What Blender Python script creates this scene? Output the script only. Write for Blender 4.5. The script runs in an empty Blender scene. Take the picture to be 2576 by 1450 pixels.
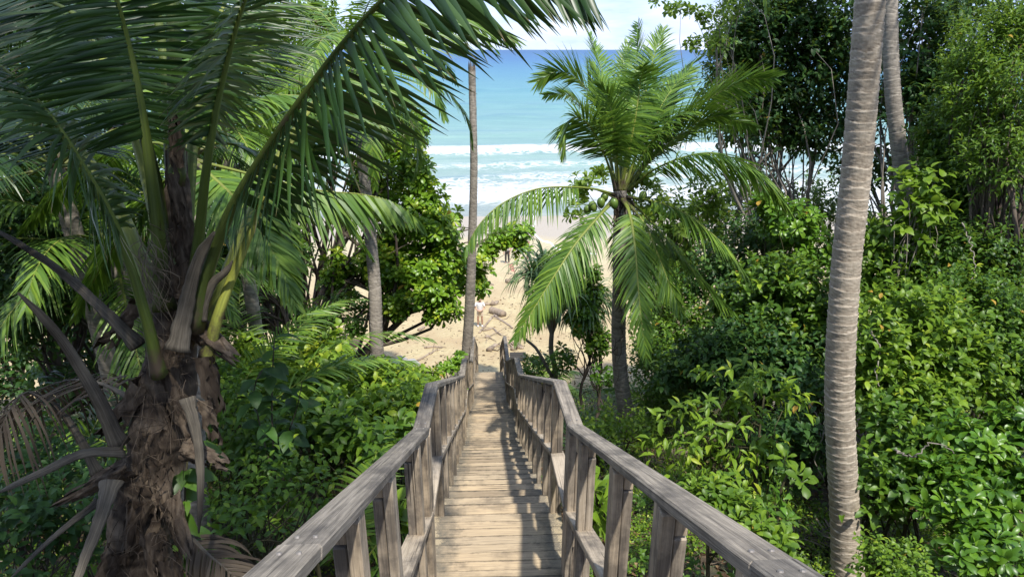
import bpy, bmesh, math, random
import numpy as np
from mathutils import Vector, Matrix, noise as mnoise

SC = bpy.context.scene
COL = SC.collection
R = math.radians
# ------------------------------------------------------------------ camera, light, exposure
FPX = 1650.0                      # focal length in the pixels of a 2576 px wide picture
cam_d = bpy.data.cameras.new('camera'); cam = bpy.data.objects.new('camera', cam_d); COL.objects.link(cam)
cam_d.sensor_width = 36.0; cam_d.lens = 36.0 * FPX / 2576.0
cam_d.clip_start = 0.05; cam_d.clip_end = 60000
CAMZ = 15.0
cam.location = (-0.068, 0.0, CAMZ); cam.rotation_euler = (R(70), 0, R(-2.4))
SC.camera = cam
SUN_DIR = Vector((0.19, -0.46, 1.0)).normalized()
world = bpy.data.worlds.new('World'); SC.world = world; world.use_nodes = True
SC.view_settings.view_transform = 'Standard'; SC.view_settings.look = 'None'
SC.view_settings.exposure = 1.42; SC.view_settings.gamma = 1.0; SC.view_settings.use_curve_mapping = False
wn = world.node_tree.nodes; wl = world.node_tree.links
for n in list(wn): wn.remove(n)
wo = wn.new('ShaderNodeOutputWorld'); bg = wn.new('ShaderNodeBackground'); sk = wn.new('ShaderNodeTexSky')
sk.sky_type = 'NISHITA'; sk.sun_disc = False
sk.sun_elevation = math.asin(SUN_DIR.z); sk.sun_rotation = math.atan2(SUN_DIR.x, SUN_DIR.y)
sk.air_density = 1.0; sk.dust_density = 0.6; sk.ozone_density = 2.0
tc = wn.new('ShaderNodeTexCoord'); mp = wn.new('ShaderNodeMapping'); nz = wn.new('ShaderNodeTexNoise'); cr = wn.new('ShaderNodeValToRGB')
mp.inputs['Scale'].default_value = (2.2, 2.2, 9.0)
nz.inputs['Scale'].default_value = 1.6; nz.inputs['Detail'].default_value = 6; nz.inputs['Roughness'].default_value = 0.55
cr.color_ramp.elements[0].color = (.45, .45, .45, 1); cr.color_ramp.elements[0].position = 0.30; cr.color_ramp.elements[1].position = 0.60
# a bank of white cloud drifts over the pale blue
nz2 = wn.new('ShaderNodeTexNoise'); nz2.inputs['Scale'].default_value = 2.6; nz2.inputs['Detail'].default_value = 7
mp2 = wn.new('ShaderNodeMapping'); mp2.inputs['Scale'].default_value = (1.6, 1.6, 6.0); mp2.inputs['Location'].default_value = (3.1, .4, .2)
cr2 = wn.new('ShaderNodeValToRGB'); cr2.color_ramp.elements[0].position = 0.48; cr2.color_ramp.elements[1].position = 0.70
mxc = wn.new('ShaderNodeMix'); mxc.data_type = 'RGBA'; mxc.inputs['B'].default_value = (2.7, 3.0, 3.7, 1)
mx = wn.new('ShaderNodeMix'); mx.data_type = 'RGBA'
wl.new(tc.outputs['Generated'], mp.inputs['Vector']); wl.new(mp.outputs[0], nz.inputs['Vector']); wl.new(nz.outputs['Fac'], cr.inputs['Fac'])
wl.new(cr.outputs['Color'], mx.inputs['Factor']); wl.new(sk.outputs['Color'], mx.inputs['A']); mx.inputs['B'].default_value = (1.6, 2.1, 3.4, 1)
wl.new(tc.outputs['Generated'], mp2.inputs['Vector']); wl.new(mp2.outputs[0], nz2.inputs['Vector']); wl.new(nz2.outputs['Fac'], cr2.inputs['Fac']); wl.new(cr2.outputs['Color'], mxc.inputs['Factor']); wl.new(mx.outputs['Result'], mxc.inputs['A'])
wl.new(mxc.outputs['Result'], bg.inputs['Color']); bg.inputs['Strength'].default_value = 0.15; wl.new(bg.outputs[0], wo.inputs[0])
sun_d = bpy.data.lights.new('sun', 'SUN'); sun_d.energy = 2.6; sun_d.angle = R(1.5); sun_d.color = (1.0, 0.955, 0.88)
sun = bpy.data.objects.new('sun', sun_d); COL.objects.link(sun); sun.rotation_euler = SUN_DIR.to_track_quat('Z', 'Y').to_euler(); sun.location = (0, 0, 60)
cy = SC.cycles
cy.max_bounces = 7; cy.diffuse_bounces = 3; cy.glossy_bounces = 2; cy.transmission_bounces = 4; cy.transparent_max_bounces = 4
cy.sample_clamp_indirect = 6.0; cy.caustics_reflective = False; cy.caustics_refractive = False
cy.use_denoising = True; cy.denoiser = 'OPENIMAGEDENOISE'

# ------------------------------------------------------------------ projection helpers
CM = Matrix.Translation(cam.location) @ cam.rotation_euler.to_matrix().to_4x4()
def P(px, py, d):
    """the world point seen at a pixel of the 2576 x 1450 photograph, d metres along the view axis"""
    return CM @ Vector(((px - 1288.0) / FPX * d, -(py - 725.0) / FPX * d, -d))
def lerp(a, b, t): return a + (b - a) * t
def interp(v, xs, ys): return float(np.interp(v, xs, ys))
SEA = 0.0
DY = [-30, 0.0, 3.79, 5.9, 10.8, 15.0, 19.4, 21.6, 24.0, 30.0, 43.0, 53.0, 62.0, 80.0, 140.0]
DZ = [-13, 2.75, 4.75, 5.75, 7.15, 9.3, 11.0, 11.75, 12.15, 12.9, 14.0, 14.7, 15.02, 15.7, 18.0]
def gz_smooth(x, y):
    return CAMZ - interp(y, DY, DZ)
def gz(x, y):
    z = gz_smooth(x, y)
    w = 1.0 if y < 18 else max(0.12, 1 - (y - 18) / 6)
    if y > 50: w *= 0.2
    z += w * (0.30 * mnoise.noise(Vector((x * 0.35, y * 0.35, 3.1))) + 0.10 * mnoise.noise(Vector((x * 1.3, y * 1.3, 7.7))))
    if y < 19 and abs(x) < 0.9:                       # keep the soil below the boards
        pass
    if y < 22:
        z += 0.16 * max(0, abs(x) - 7) * (0.5 if x > 0 else 0.25) * min(1, max(0, (22 - y) / 8))
    return z
def on_ground(px, py):
    """first ground point seen along a pixel's ray"""
    o = Vector(cam.location); dr = (P(px, py, 1.0) - o)
    t = 1.0
    while t < 400:
        p = o + dr * t
        if p.z < gz(p.x, p.y): return p
        t += 0.05
    return p

# ------------------------------------------------------------------ objects, names, labels
def link(name, data, parent=None, label=None, cat=None, group=None, kind=None):
    o = bpy.data.objects.new(name, data); COL.objects.link(o)
    if parent is not None: o.parent = parent
    tag(o, label, cat, group, kind)
    return o
def tag(o, label=None, cat=None, group=None, kind=None):
    if label: o['label'] = label
    if cat: o['category'] = cat
    if group: o['group'] = group
    if kind: o['kind'] = kind
    return o
def thing(name, loc, label, cat, group=None, rz=0.0):
    o = link(name, None, None, label, cat, group); o.location = loc; o.rotation_euler = (0, 0, rz); o.empty_display_size = 0.2
    return o
def copy_tree(o, parent=None):
    c = o.copy(); COL.objects.link(c); c.parent = parent
    for ch in [k for k in o.children]: copy_tree(ch, c)
    return c

class MB:
    """collects geometry for one mesh (world or local coordinates)"""
    def __init__(s): s.v = []; s.f = []; s.n = 0; s.t = []; s.uv = []; s.m = []
    def add(s, verts, faces, tint=0.5, mat=0, uv=None):
        verts = np.asarray(verts, dtype=np.float64).reshape(-1, 3)
        s.v.append(verts)
        s.t.append(np.full(len(verts), tint) if np.isscalar(tint) else np.asarray(tint, dtype=np.float64))
        s.uv.append(np.zeros((len(verts), 2)) if uv is None else np.asarray(uv, dtype=np.float64))
        if not isinstance(faces, list): faces = [faces]
        for fa in faces:
            fa = np.asarray(fa, dtype=np.int64)
            if fa.size == 0: continue
            s.f.append(fa + s.n); s.m.append(np.full(len(fa), mat, dtype=np.int32))
        s.n += len(verts)
    def mesh(s, name, mats, smooth=True, origin=None):
        me = bpy.data.meshes.new(name)
        V = np.concatenate(s.v)
        if origin is not None: V = V - np.asarray(origin)
        me.vertices.add(len(V)); me.vertices.foreach_set('co', V.astype(np.float32).ravel())
        tot = np.concatenate([np.full(len(f), f.shape[1], dtype=np.int32) for f in s.f])
        idx = np.concatenate([f.ravel() for f in s.f]).astype(np.int32)
        start = np.concatenate([[0], np.cumsum(tot)[:-1]]).astype(np.int32)
        me.loops.add(len(idx)); me.loops.foreach_set('vertex_index', idx)
        me.polygons.add(len(tot)); me.polygons.foreach_set('loop_start', start)
        try: me.polygons.foreach_set('loop_total', tot)
        except Exception: pass
        me.polygons.foreach_set('material_index', np.concatenate(s.m))
        me.polygons.foreach_set('use_smooth', np.full(len(tot), smooth, dtype=bool))
        a = me.attributes.new('tint', 'FLOAT', 'POINT'); a.data.foreach_set('value', np.concatenate(s.t).astype(np.float32))
        ul = me.uv_layers.new(name='UVMap'); uv = np.concatenate(s.uv)[idx]
        ul.data.foreach_set('uv', uv.astype(np.float32).ravel())
        for m in (mats if isinstance(mats, (list, tuple)) else [mats]): me.materials.append(m)
        me.update(calc_edges=True)
        return me
    def build(s, name, mats, parent=None, smooth=True, **kw):
        return link(name, s.mesh(name, mats, smooth), parent, **kw)

def box(mb, c, ax, ay, az, tint=0.5, mat=0, bev=0.004, uvo=None):
    """oriented box: centre and three half-axis vectors; ax is the long (grain) direction; edges are chamfered"""
    c = np.array(c, float); A = [np.array(a, float) for a in (ax, ay, az)]
    L = [np.linalg.norm(a) for a in A]; U = [a / l for a, l in zip(A, L)]
    b = min(bev, 0.4 * min(L))
    vs = []; idx = {}
    for sx in (-1, 1):
        for sy in (-1, 1):
            for sz in (-1, 1):
                s3 = (sx, sy, sz)
                for k in range(3):                                   # a vertex on the face of axis k
                    h = [L[j] - (b if j != k else 0) for j in range(3)]
                    idx[(sx, sy, sz, k)] = len(vs)
                    vs.append(c + sum(s3[j] * h[j] * U[j] for j in range(3)))
    q = []; t = []
    for k in range(3):
        i, j = [(1, 2), (2, 0), (0, 1)][k]
        for s in (-1, 1):
            ring = []
            for (a, d) in ((-1, -1), (1, -1), (1, 1), (-1, 1)):
                s3 = [0, 0, 0]; s3[k] = s; s3[i] = a; s3[j] = d; ring.append(idx[(*s3, k)])
            q.append(ring if s > 0 else ring[::-1])
    for k in range(3):                                               # edge chamfers along axis k
        i, j = [(1, 2), (2, 0), (0, 1)][k]
        for a in (-1, 1):
            for d in (-1, 1):
                s1 = [0, 0, 0]; s1[k] = -1; s1[i] = a; s1[j] = d
                s2 = list(s1); s2[k] = 1
                r = [idx[(*s1, i)], idx[(*s2, i)], idx[(*s2, j)], idx[(*s1, j)]]
                q.append(r if a * d < 0 else r[::-1])
    for sx in (-1, 1):
        for sy in (-1, 1):
            for sz in (-1, 1):
                r = [idx[(sx, sy, sz, 0)], idx[(sx, sy, sz, 1)], idx[(sx, sy, sz, 2)]]
                t.append(r if sx * sy * sz > 0 else r[::-1])
    V = np.array(vs)
    o = np.array(uvo if uvo is not None else (random.random() * 50, random.random() * 50))
    rel = V - c
    uv = np.stack([rel @ U[0], rel @ U[1] + rel @ U[2] * 1.0], 1) + o
    mb.add(V, [np.array(q), np.array(t)], tint, mat, uv)

def catmull(pts, n):
    pts = np.array([tuple(p) for p in pts], float)
    if len(pts) == 2: return np.linspace(pts[0], pts[1], n)
    p = np.vstack([2 * pts[0] - pts[1], pts, 2 * pts[-1] - pts[-2]])
    out = []
    ts = np.linspace(0, len(pts) - 1, n)
    for t in ts:
        i = min(int(t), len(pts) - 2); u = t - i
        a, b, c, d = p[i], p[i + 1], p[i + 2], p[i + 3]
        out.append(0.5 * ((2 * b) + (-a + c) * u + (2 * a - 5 * b + 4 * c - d) * u * u + (-a + 3 * b - 3 * c + d) * u ** 3))
    out = np.array(out)
    # resample by arc length
    seg = np.linalg.norm(np.diff(out, axis=0), axis=1); s = np.concatenate([[0], np.cumsum(seg)]); S = np.linspace(0, s[-1], n)
    return np.stack([np.interp(S, s, out[:, k]) for k in range(3)], 1)
def unit(a): return a / np.maximum(1e-9, np.linalg.norm(a, axis=-1, keepdims=True))
def tangents(p): return unit(np.gradient(p, axis=0))
def tube(mb, pts, rad, seg=7, tint=0.5, mat=0, cap=True, flat=1.0, ref=None, wob=0.0):
    """tapered tube through points; flat < 1 squashes it along its normal"""
    p = np.asarray(pts, float); n = len(p); rad = np.broadcast_to(np.asarray(rad, float), (n,))
    T = tangents(p)
    if ref is None: ref = np.array([0, 0, 1.0]) if abs(T[0][2]) < 0.8 else np.array([1.0, 0.1, 0])
    N = np.zeros_like(p); prev = np.asarray(ref, float)
    for i in range(n):
        prev = prev - T[i] * (prev @ T[i]); prev = prev / max(1e-9, np.linalg.norm(prev)); N[i] = prev
    B = np.cross(T, N)
    a = np.linspace(0, 2 * math.pi, seg, endpoint=False)
    rr = rad[:, None] * (1 + wob * np.random.default_rng(int(abs(p[0].sum() * 977)) % 99999).uniform(-1, 1, (n, seg)))
    V = p[:, None, :] + rr[:, :, None] * (np.cos(a)[None, :, None] * B[:, None, :] + flat * np.sin(a)[None, :, None] * N[:, None, :])
    i = np.arange(n - 1)[:, None] * seg; j = np.arange(seg)[None, :]; j2 = (j + 1) % seg
    F = np.stack([i + j, i + j2, i + seg + j2, i + seg + j], -1).reshape(-1, 4)
    s = np.concatenate([[0], np.cumsum(np.linalg.norm(np.diff(p, axis=0), axis=1))])
    uv = np.stack([np.repeat(s, seg), np.tile(a / 6.283 * 0.3, n)], 1)
    fs = [F]
    V = V.reshape(-1, 3)
    if cap:
        fs.append(np.array([list(range(seg))[::-1]])); fs.append(np.array([[(n - 1) * seg + k for k in range(seg)]]))
    tt = tint if np.isscalar(tint) else np.repeat(np.asarray(tint), seg)
    mb.add(V, fs, tt, mat, uv)

# ------------------------------------------------------------------ materials
def newmat(name):
    m = bpy.data.materials.new(name); m.use_nodes = True; nt = m.node_tree
    b = nt.nodes['Principled BSDF']; return m, nt, b
def nd(nt, typ, **kw):
    n = nt.nodes.new(typ)
    for k, v in kw.items():
        if k in n.inputs.keys(): n.inputs[k].default_value = v
        else: setattr(n, k, v)
    return n
def ramp(nt, fac, stops):
    r = nt.nodes.new('ShaderNodeValToRGB'); e = r.color_ramp.elements
    while len(e) < len(stops): e.new(0.5)
    for k, (p, c) in enumerate(stops): e[k].position = p; e[k].color = (*c, 1) if len(c) == 3 else c
    nt.links.new(fac, r.inputs['Fac']); return r.outputs['Color']
def mixc(nt, fac, a, b, mode='MIX'):
    m = nt.nodes.new('ShaderNodeMix'); m.data_type = 'RGBA'; m.blend_type = mode
    for s, v in (('Factor', fac), ('A', a), ('B', b)):
        if isinstance(v, bpy.types.NodeSocket): nt.links.new(v, m.inputs[s])
        elif s == 'Factor': m.inputs[s].default_value = v
        else: m.inputs[s].default_value = (*v, 1)
    return m.outputs['Result']
def mth(nt, op, a, b=None, clamp=False):
    m = nt.nodes.new('ShaderNodeMath'); m.operation = op; m.use_clamp = clamp
    for k, v in ((0, a), (1, b)):
        if v is None: continue
        if isinstance(v, bpy.types.NodeSocket): nt.links.new(v, m.inputs[k])
        else: m.inputs[k].default_value = v
    return m.outputs[0]
def noise(nt, vec, scale, detail=4, rough=0.55, mapscale=None):
    if mapscale is not None:
        q = nt.nodes.new('ShaderNodeMapping'); q.inputs['Scale'].default_value = mapscale; nt.links.new(vec, q.inputs['Vector']); vec = q.outputs[0]
    n = nt.nodes.new('ShaderNodeTexNoise'); n.inputs['Scale'].default_value = scale; n.inputs['Detail'].default_value = detail; n.inputs['Roughness'].default_value = rough
    nt.links.new(vec, n.inputs['Vector']); return n.outputs['Fac']
def bump(nt, b, h, strength=0.3, dist=0.01):
    n = nt.nodes.new('ShaderNodeBump'); n.inputs['Strength'].default_value = strength; n.inputs['Distance'].default_value = dist
    nt.links.new(h, n.inputs['Height']); nt.links.new(n.outputs[0], b.inputs['Normal'])

def leaf_mat(name, stops, rough=0.38, trans=0.35, spec=0.5, tcol=(0.30, 0.44, 0.05), dry=None):
    """leaf: colour by each leaf's own tint, glossy skin, light passing through"""
    m, nt, b = newmat(name); L = nt.links
    at = nd(nt, 'ShaderNodeAttribute', attribute_name='tint')
    c = ramp(nt, at.outputs['Fac'], stops)
    if dry is not None:
        uvn = nd(nt, 'ShaderNodeUVMap'); sp = nt.nodes.new('ShaderNodeSeparateXYZ'); L.new(uvn.outputs[0], sp.inputs[0])
        f = ramp(nt, sp.outputs['X'], [(dry[0], (0, 0, 0)), (dry[1], (1, 1, 1))])
        c = mixc(nt, f, c, dry[2])
    L.new(c, b.inputs['Base Color']); b.inputs['Roughness'].default_value = rough + 0.08; b.inputs['Specular IOR Level'].default_value = spec * 0.7
    tr = nt.nodes.new('ShaderNodeBsdfTranslucent')
    L.new(mixc(nt, 0.55, c, tcol), tr.inputs['Color'])
    mx = nt.nodes.new('ShaderNodeMixShader'); mx.inputs[0].default_value = trans
    out = nt.nodes['Material Output']
    L.new(b.outputs[0], mx.inputs[1]); L.new(tr.outputs[0], mx.inputs[2]); L.new(mx.outputs[0], out.inputs[0])
    return m

def wood_mat(name, base, dark, pale, mould=0.5, sand=False):
    m, nt, b = newmat(name); L = nt.links
    uv = nd(nt, 'ShaderNodeUVMap').outputs[0]
    geo = nd(nt, 'ShaderNodeNewGeometry').outputs['Position']
    at = nd(nt, 'ShaderNodeAttribute', attribute_name='tint').outputs['Fac']
    g1 = noise(nt, uv, 1.0, 5, 0.6, (2.2, 70, 1)); g2 = noise(nt, uv, 1.0, 3, 0.6, (6, 260, 1))
    c = ramp(nt, g1, [(0.3, dark), (0.5, base), (0.72, pale)])
    c = mixc(nt, 0.35, c, ramp(nt, g2, [(0.35, dark), (0.65, pale)]))
    c = mixc(nt, 1.0, c, ramp(nt, at, [(0.0, (0.58, 0.56, 0.55)), (0.5, (1, 1, 1)), (1.0, (1.22, 1.14, 1.02))]), 'MULTIPLY')
    st = noise(nt, geo, 4.5, 6, 0.65); st2 = noise(nt, uv, 1.0, 4, 0.6, (1.6, 9, 1))
    s = mth(nt, 'MULTIPLY', st, st2)
    mk = ramp(nt, s, [(0.27 - 0.1 * mould, (0, 0, 0)), (0.40 - 0.1 * mould, (1, 1, 1))])
    c = mixc(nt, mth(nt, 'MULTIPLY', mk, 0.35 + 0.4 * mould), c, (0.035, 0.032, 0.032))
    if sand:
        sx = nt.nodes.new('ShaderNodeSeparateXYZ'); L.new(geo, sx.inputs[0])
        e = mth(nt, 'ABSOLUTE', sx.outputs['X'])
        ns = noise(nt, geo, 9, 5, 0.7); ns2 = noise(nt, geo, 120, 2, 0.5)
        e2 = mth(nt, 'ADD', mth(nt, 'MULTIPLY', e, 2.6), mth(nt, 'MULTIPLY', ns, 0.9))
        mo = ramp(nt, e2, [(1.18, (0, 0, 0)), (1.42, (1, 1, 1))]) if False else mth(nt, 'MULTIPLY', mth(nt, 'SUBTRACT', e2, 1.22), 2.4, True)
        c = mixc(nt, mth(nt, 'MULTIPLY', mo, 0.72), c, (0.06, 0.062, 0.055))
        sm = mth(nt, 'MULTIPLY', mth(nt, 'SUBTRACT', mth(nt, 'ADD', e2, mth(nt, 'MULTIPLY', ns2, 0.55)), 1.98), 9, True)
        c = mixc(nt, mth(nt, 'MULTIPLY', sm, 0.85), c, (0.34, 0.275, 0.175))
        dust = mth(nt, 'MULTIPLY', mth(nt, 'SUBTRACT', noise(nt, geo, 2.2, 5, 0.6), 0.42), 2.6, True)
        c = mixc(nt, mth(nt, 'MULTIPLY', dust, 0.40), c, (0.40, 0.32, 0.21))
        su = nt.nodes.new('ShaderNodeSeparateXYZ'); L.new(uv, su.inputs[0])
        ed = mth(nt, 'DIVIDE', mth(nt, 'ABSOLUTE', mth(nt, 'SUBTRACT', mth(nt, 'MODULO', su.outputs['Y'], 10.0), 5.0)), 0.07)
        ed = mth(nt, 'ADD', ed, mth(nt, 'MULTIPLY', mth(nt, 'SUBTRACT', ns, 0.5), 0.5))
        c = mixc(nt, mth(nt, 'MULTIPLY', mth(nt, 'SUBTRACT', ed, 0.66), 4.0, True), c, (0.038, 0.033, 0.026))
    ck = noise(nt, uv, 1.0, 3, 0.5, (0.9, 38, 1)); ck = mth(nt, 'MULTIPLY', mth(nt, 'SUBTRACT', ck, 0.64), 16, True)
    c = mixc(nt, mth(nt, 'MULTIPLY', ck, 0.8), c, (0.022, 0.020, 0.019))
    L.new(c, b.inputs['Base Color']); b.inputs['Roughness'].default_value = 0.82; b.inputs['Specular IOR Level'].default_value = 0.25
    bump(nt, b, mth(nt, 'ADD', g1, mth(nt, 'MULTIPLY', g2, 0.5)), 0.55, 0.006)
    return m
def bark_mat(name, stops, scale=(6, 6, 6), rough=0.9, fib=None, dist=0.02):
    m, nt, b = newmat(name); L = nt.links
    co = nd(nt, 'ShaderNodeTexCoord').outputs['Object']
    at = nd(nt, 'ShaderNodeAttribute', attribute_name='tint').outputs['Fac']
    n1 = noise(nt, co, 1.0, 7, 0.65, scale)
    c = ramp(nt, mth(nt, 'ADD', mth(nt, 'MULTIPLY', n1, 0.6), mth(nt, 'MULTIPLY', at, 0.5)), stops)
    n2 = noise(nt, co, 2.3, 4)
    c = mixc(nt, mth(nt, 'MULTIPLY', mth(nt, 'SUBTRACT', n2, 0.5), 2.0, True), c, tuple(0.5 * k for k in stops[0][1]))
    L.new(c, b.inputs['Base Color']); b.inputs['Roughness'].default_value = rough; b.inputs['Specular IOR Level'].default_value = 0.2
    bump(nt, b, n1, 0.7, dist)
    return m
# ------------------------------------------------------------------ ground, beach, sea
rng = np.random.default_rng(11); random.seed(11)
def grid_mesh(name, xs, ys, zf, mats, kind='structure', label=None):
    mb = MB(); nx, ny = len(xs), len(ys)
    V = np.array([(x, y, zf(x, y)) for y in ys for x in xs])
    i = np.arange(ny - 1)[:, None] * nx; j = np.arange(nx - 1)[None, :]
    F = np.stack([i + j, i + j + 1, i + nx + j + 1, i + nx + j], -1).reshape(-1, 4)
    mb.add(V, F, 0.5, 0, V[:, :2])
    return mb.build(name, mats, None, kind=kind)
def m_soil():
    m, nt, b = newmat('forest soil'); L = nt.links
    co = nd(nt, 'ShaderNodeNewGeometry').outputs['Position']
    n1 = noise(nt, co, 1.1, 7, 0.62); n2 = noise(nt, co, 9, 6, 0.7)
    c = ramp(nt, n2, [(0.3, (0.022, 0.015, 0.010)), (0.5, (0.060, 0.042, 0.027)), (0.68, (0.13, 0.088, 0.052))])
    g = ramp(nt, n1, [(0.42, (0, 0, 0)), (0.58, (1, 1, 1))])
    c = mixc(nt, mth(nt, 'MULTIPLY', g, 0.5), c, (0.040, 0.060, 0.020))
    L.new(c, b.inputs['Base Color']); b.inputs['Roughness'].default_value = 0.95; bump(nt, b, n2, 1.0, 0.06); return m
def m_sand():
    m, nt, b = newmat('beach sand'); L = nt.links
    co = nd(nt, 'ShaderNodeNewGeometry').outputs['Position']; sp = nt.nodes.new('ShaderNodeSeparateXYZ'); L.new(co, sp.inputs[0])
    n1 = noise(nt, co, 0.45, 6, 0.6); n2 = noise(nt, co, 5.5, 6, 0.65); n3 = noise(nt, co, 60, 3, 0.6)
    c = ramp(nt, n2, [(0.3, (0.33, 0.258, 0.135)), (0.5, (0.43, 0.350, 0.188)), (0.7, (0.49, 0.405, 0.235))])
    c = mixc(nt, ramp(nt, n1, [(0.4, (0, 0, 0)), (0.62, (1, 1, 1))]), c, (0.37, 0.275, 0.15))
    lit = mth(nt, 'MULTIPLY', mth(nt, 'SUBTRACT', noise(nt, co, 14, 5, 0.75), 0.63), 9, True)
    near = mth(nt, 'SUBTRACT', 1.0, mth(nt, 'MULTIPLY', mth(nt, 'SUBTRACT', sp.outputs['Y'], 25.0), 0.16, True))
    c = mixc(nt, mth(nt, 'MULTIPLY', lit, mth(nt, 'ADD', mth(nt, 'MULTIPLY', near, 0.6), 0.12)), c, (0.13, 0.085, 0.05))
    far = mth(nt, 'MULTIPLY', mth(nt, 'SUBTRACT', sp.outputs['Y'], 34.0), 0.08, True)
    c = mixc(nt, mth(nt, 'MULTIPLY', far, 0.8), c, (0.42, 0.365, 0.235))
    yw = mth(nt, 'ADD', sp.outputs['Y'], mth(nt, 'MULTIPLY', noise(nt, co, 0.10, 3), 9.0))
    wet = mth(nt, 'MULTIPLY', mth(nt, 'SUBTRACT', yw, 55.5), 0.45, True)
    c = mixc(nt, mth(nt, 'MULTIPLY', wet, 0.8), c, (0.31, 0.265, 0.21))
    L.new(c, b.inputs['Base Color'])
    L.new(mth(nt, 'SUBTRACT', 0.95, mth(nt, 'MULTIPLY', wet, 0.45)), b.inputs['Roughness'])
    bump(nt, b, mth(nt, 'ADD', mth(nt, 'MULTIPLY', n2, mth(nt, 'SUBTRACT', 1.0, wet)), mth(nt, 'MULTIPLY', n3, 0.08)), 0.8, 0.14); return m
M_SOIL, M_SAND = m_soil(), m_sand()
xs = np.concatenate([np.linspace(-60, -9, 22), np.linspace(-8.6, 10, 94), np.linspace(11, 60, 22)])
hill = grid_mesh('hillside', xs, np.linspace(-20, 24.5, 180), lambda x, y: gz(x, y) - (0 if y < 21.0 else 0.5 * (y - 21.0) ** 1.2 + 0.04), M_SOIL)
xs = np.concatenate([np.linspace(-70, -12, 30), np.linspace(-11.6, 14, 100), np.linspace(15, 90, 35)])
def beach_z(x, y):
    return gz(x, y) - (0.0 if y > 22.3 else (22.3 - y) * 0.55)
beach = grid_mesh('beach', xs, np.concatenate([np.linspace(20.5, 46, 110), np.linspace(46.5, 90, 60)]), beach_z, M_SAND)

def m_sea():
    m, nt, b = newmat('sea water'); L = nt.links
    co = nd(nt, 'ShaderNodeNewGeometry').outputs['Position']; sp = nt.nodes.new('ShaderNodeSeparateXYZ'); L.new(co, sp.inputs[0])
    wv = noise(nt, co, 0.02, 3, 0.5, (1.0, 0.6, 1))
    Y = mth(nt, 'ADD', sp.outputs['Y'], mth(nt, 'MULTIPLY', mth(nt, 'SUBTRACT', wv, 0.5), 34.0))
    lg = mth(nt, 'DIVIDE', mth(nt, 'LOGARITHM', Y, 10.0), 4.2)
    q = lambda y: math.log10(y) / 4.2
    c = ramp(nt, lg, [(q(58), (0.25, 0.265, 0.235)), (q(90), (0.20, 0.290, 0.260)), (q(150), (0.145, 0.262, 0.245)), (q(260), (0.095, 0.225, 0.240)), (q(480), (0.055, 0.168, 0.238)), (q(1100), (0.026, 0.105, 0.220)), (q(4000), (0.016, 0.075, 0.180))])
    str_ = noise(nt, co, 1.0, 5, 0.6, (0.012, 0.06, 1))
    c = mixc(nt, mth(nt, 'MULTIPLY', mth(nt, 'SUBTRACT', str_, 0.5), 1.2, True), c, (0.010, 0.085, 0.21))
    st2 = noise(nt, co, 1.0, 6, 0.7, (0.07, 0.35, 1))
    c = mixc(nt, 0.55, c, ramp(nt, st2, [(0.32, (0.66, 0.72, 0.80)), (0.55, (1, 1, 1)), (0.72, (1.35, 1.25, 1.15))]), 'MULTIPLY')
    at = nd(nt, 'ShaderNodeAttribute', attribute_name='tint').outputs['Fac']          # foam density along the breakers
    f1 = noise(nt, co, 1.0, 8, 0.72, (0.33, 0.62, 0.5)); f2 = noise(nt, co, 1.0, 4, 0.6, (0.05, 0.10, 1))
    vor = nt.nodes.new('ShaderNodeTexVoronoi'); vor.feature = 'DISTANCE_TO_EDGE'; vor.inputs['Scale'].default_value = 0.75
    wq = nt.nodes.new('ShaderNodeMix'); wq.data_type = 'VECTOR'
    nzv = nt.nodes.new('ShaderNodeTexNoise'); nzv.inputs['Scale'].default_value = 0.45; nzv.inputs['Detail'].default_value = 4; L.new(co, nzv.inputs['Vector'])
    va = nt.nodes.new('ShaderNodeVectorMath'); va.operation = 'MULTIPLY_ADD'; L.new(nzv.outputs['Color'], va.inputs[0]); va.inputs[1].default_value = (4, 4, 0); L.new(co, va.inputs[2])
    mpv = nt.nodes.new('ShaderNodeMapping'); mpv.inputs['Scale'].default_value = (1, 1.6, 1); L.new(va.outputs[0], mpv.inputs['Vector']); L.new(mpv.outputs[0], vor.inputs['Vector'])
    lace = mth(nt, 'SUBTRACT', 1.0, mth(nt, 'MULTIPLY', vor.outputs['Distance'], 2.6), True)
    v = mth(nt, 'ADD', mth(nt, 'ADD', mth(nt, 'MULTIPLY', f1, 0.9), mth(nt, 'MULTIPLY', lace, 0.36)), mth(nt, 'MULTIPLY', f2, 0.55))
    fm = mth(nt, 'MULTIPLY', mth(nt, 'SUBTRACT', mth(nt, 'ADD', v, at), 1.54), 4.6, True)
    c = mixc(nt, fm, c, (0.42, 0.44, 0.44))
    L.new(c, b.inputs['Base Color'])
    L.new(mth(nt, 'ADD', 0.32, mth(nt, 'MULTIPLY', fm, 0.5)), b.inputs['Roughness'])
    b.inputs['Specular IOR Level'].default_value = 0.12; b.inputs['IOR'].default_value = 1.2
    h = noise(nt, co, 1.0, 6, 0.65, (0.35, 1.0, 1)); bump(nt, b, h, 0.55, 0.35); return m
M_SEA = m_sea()
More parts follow.
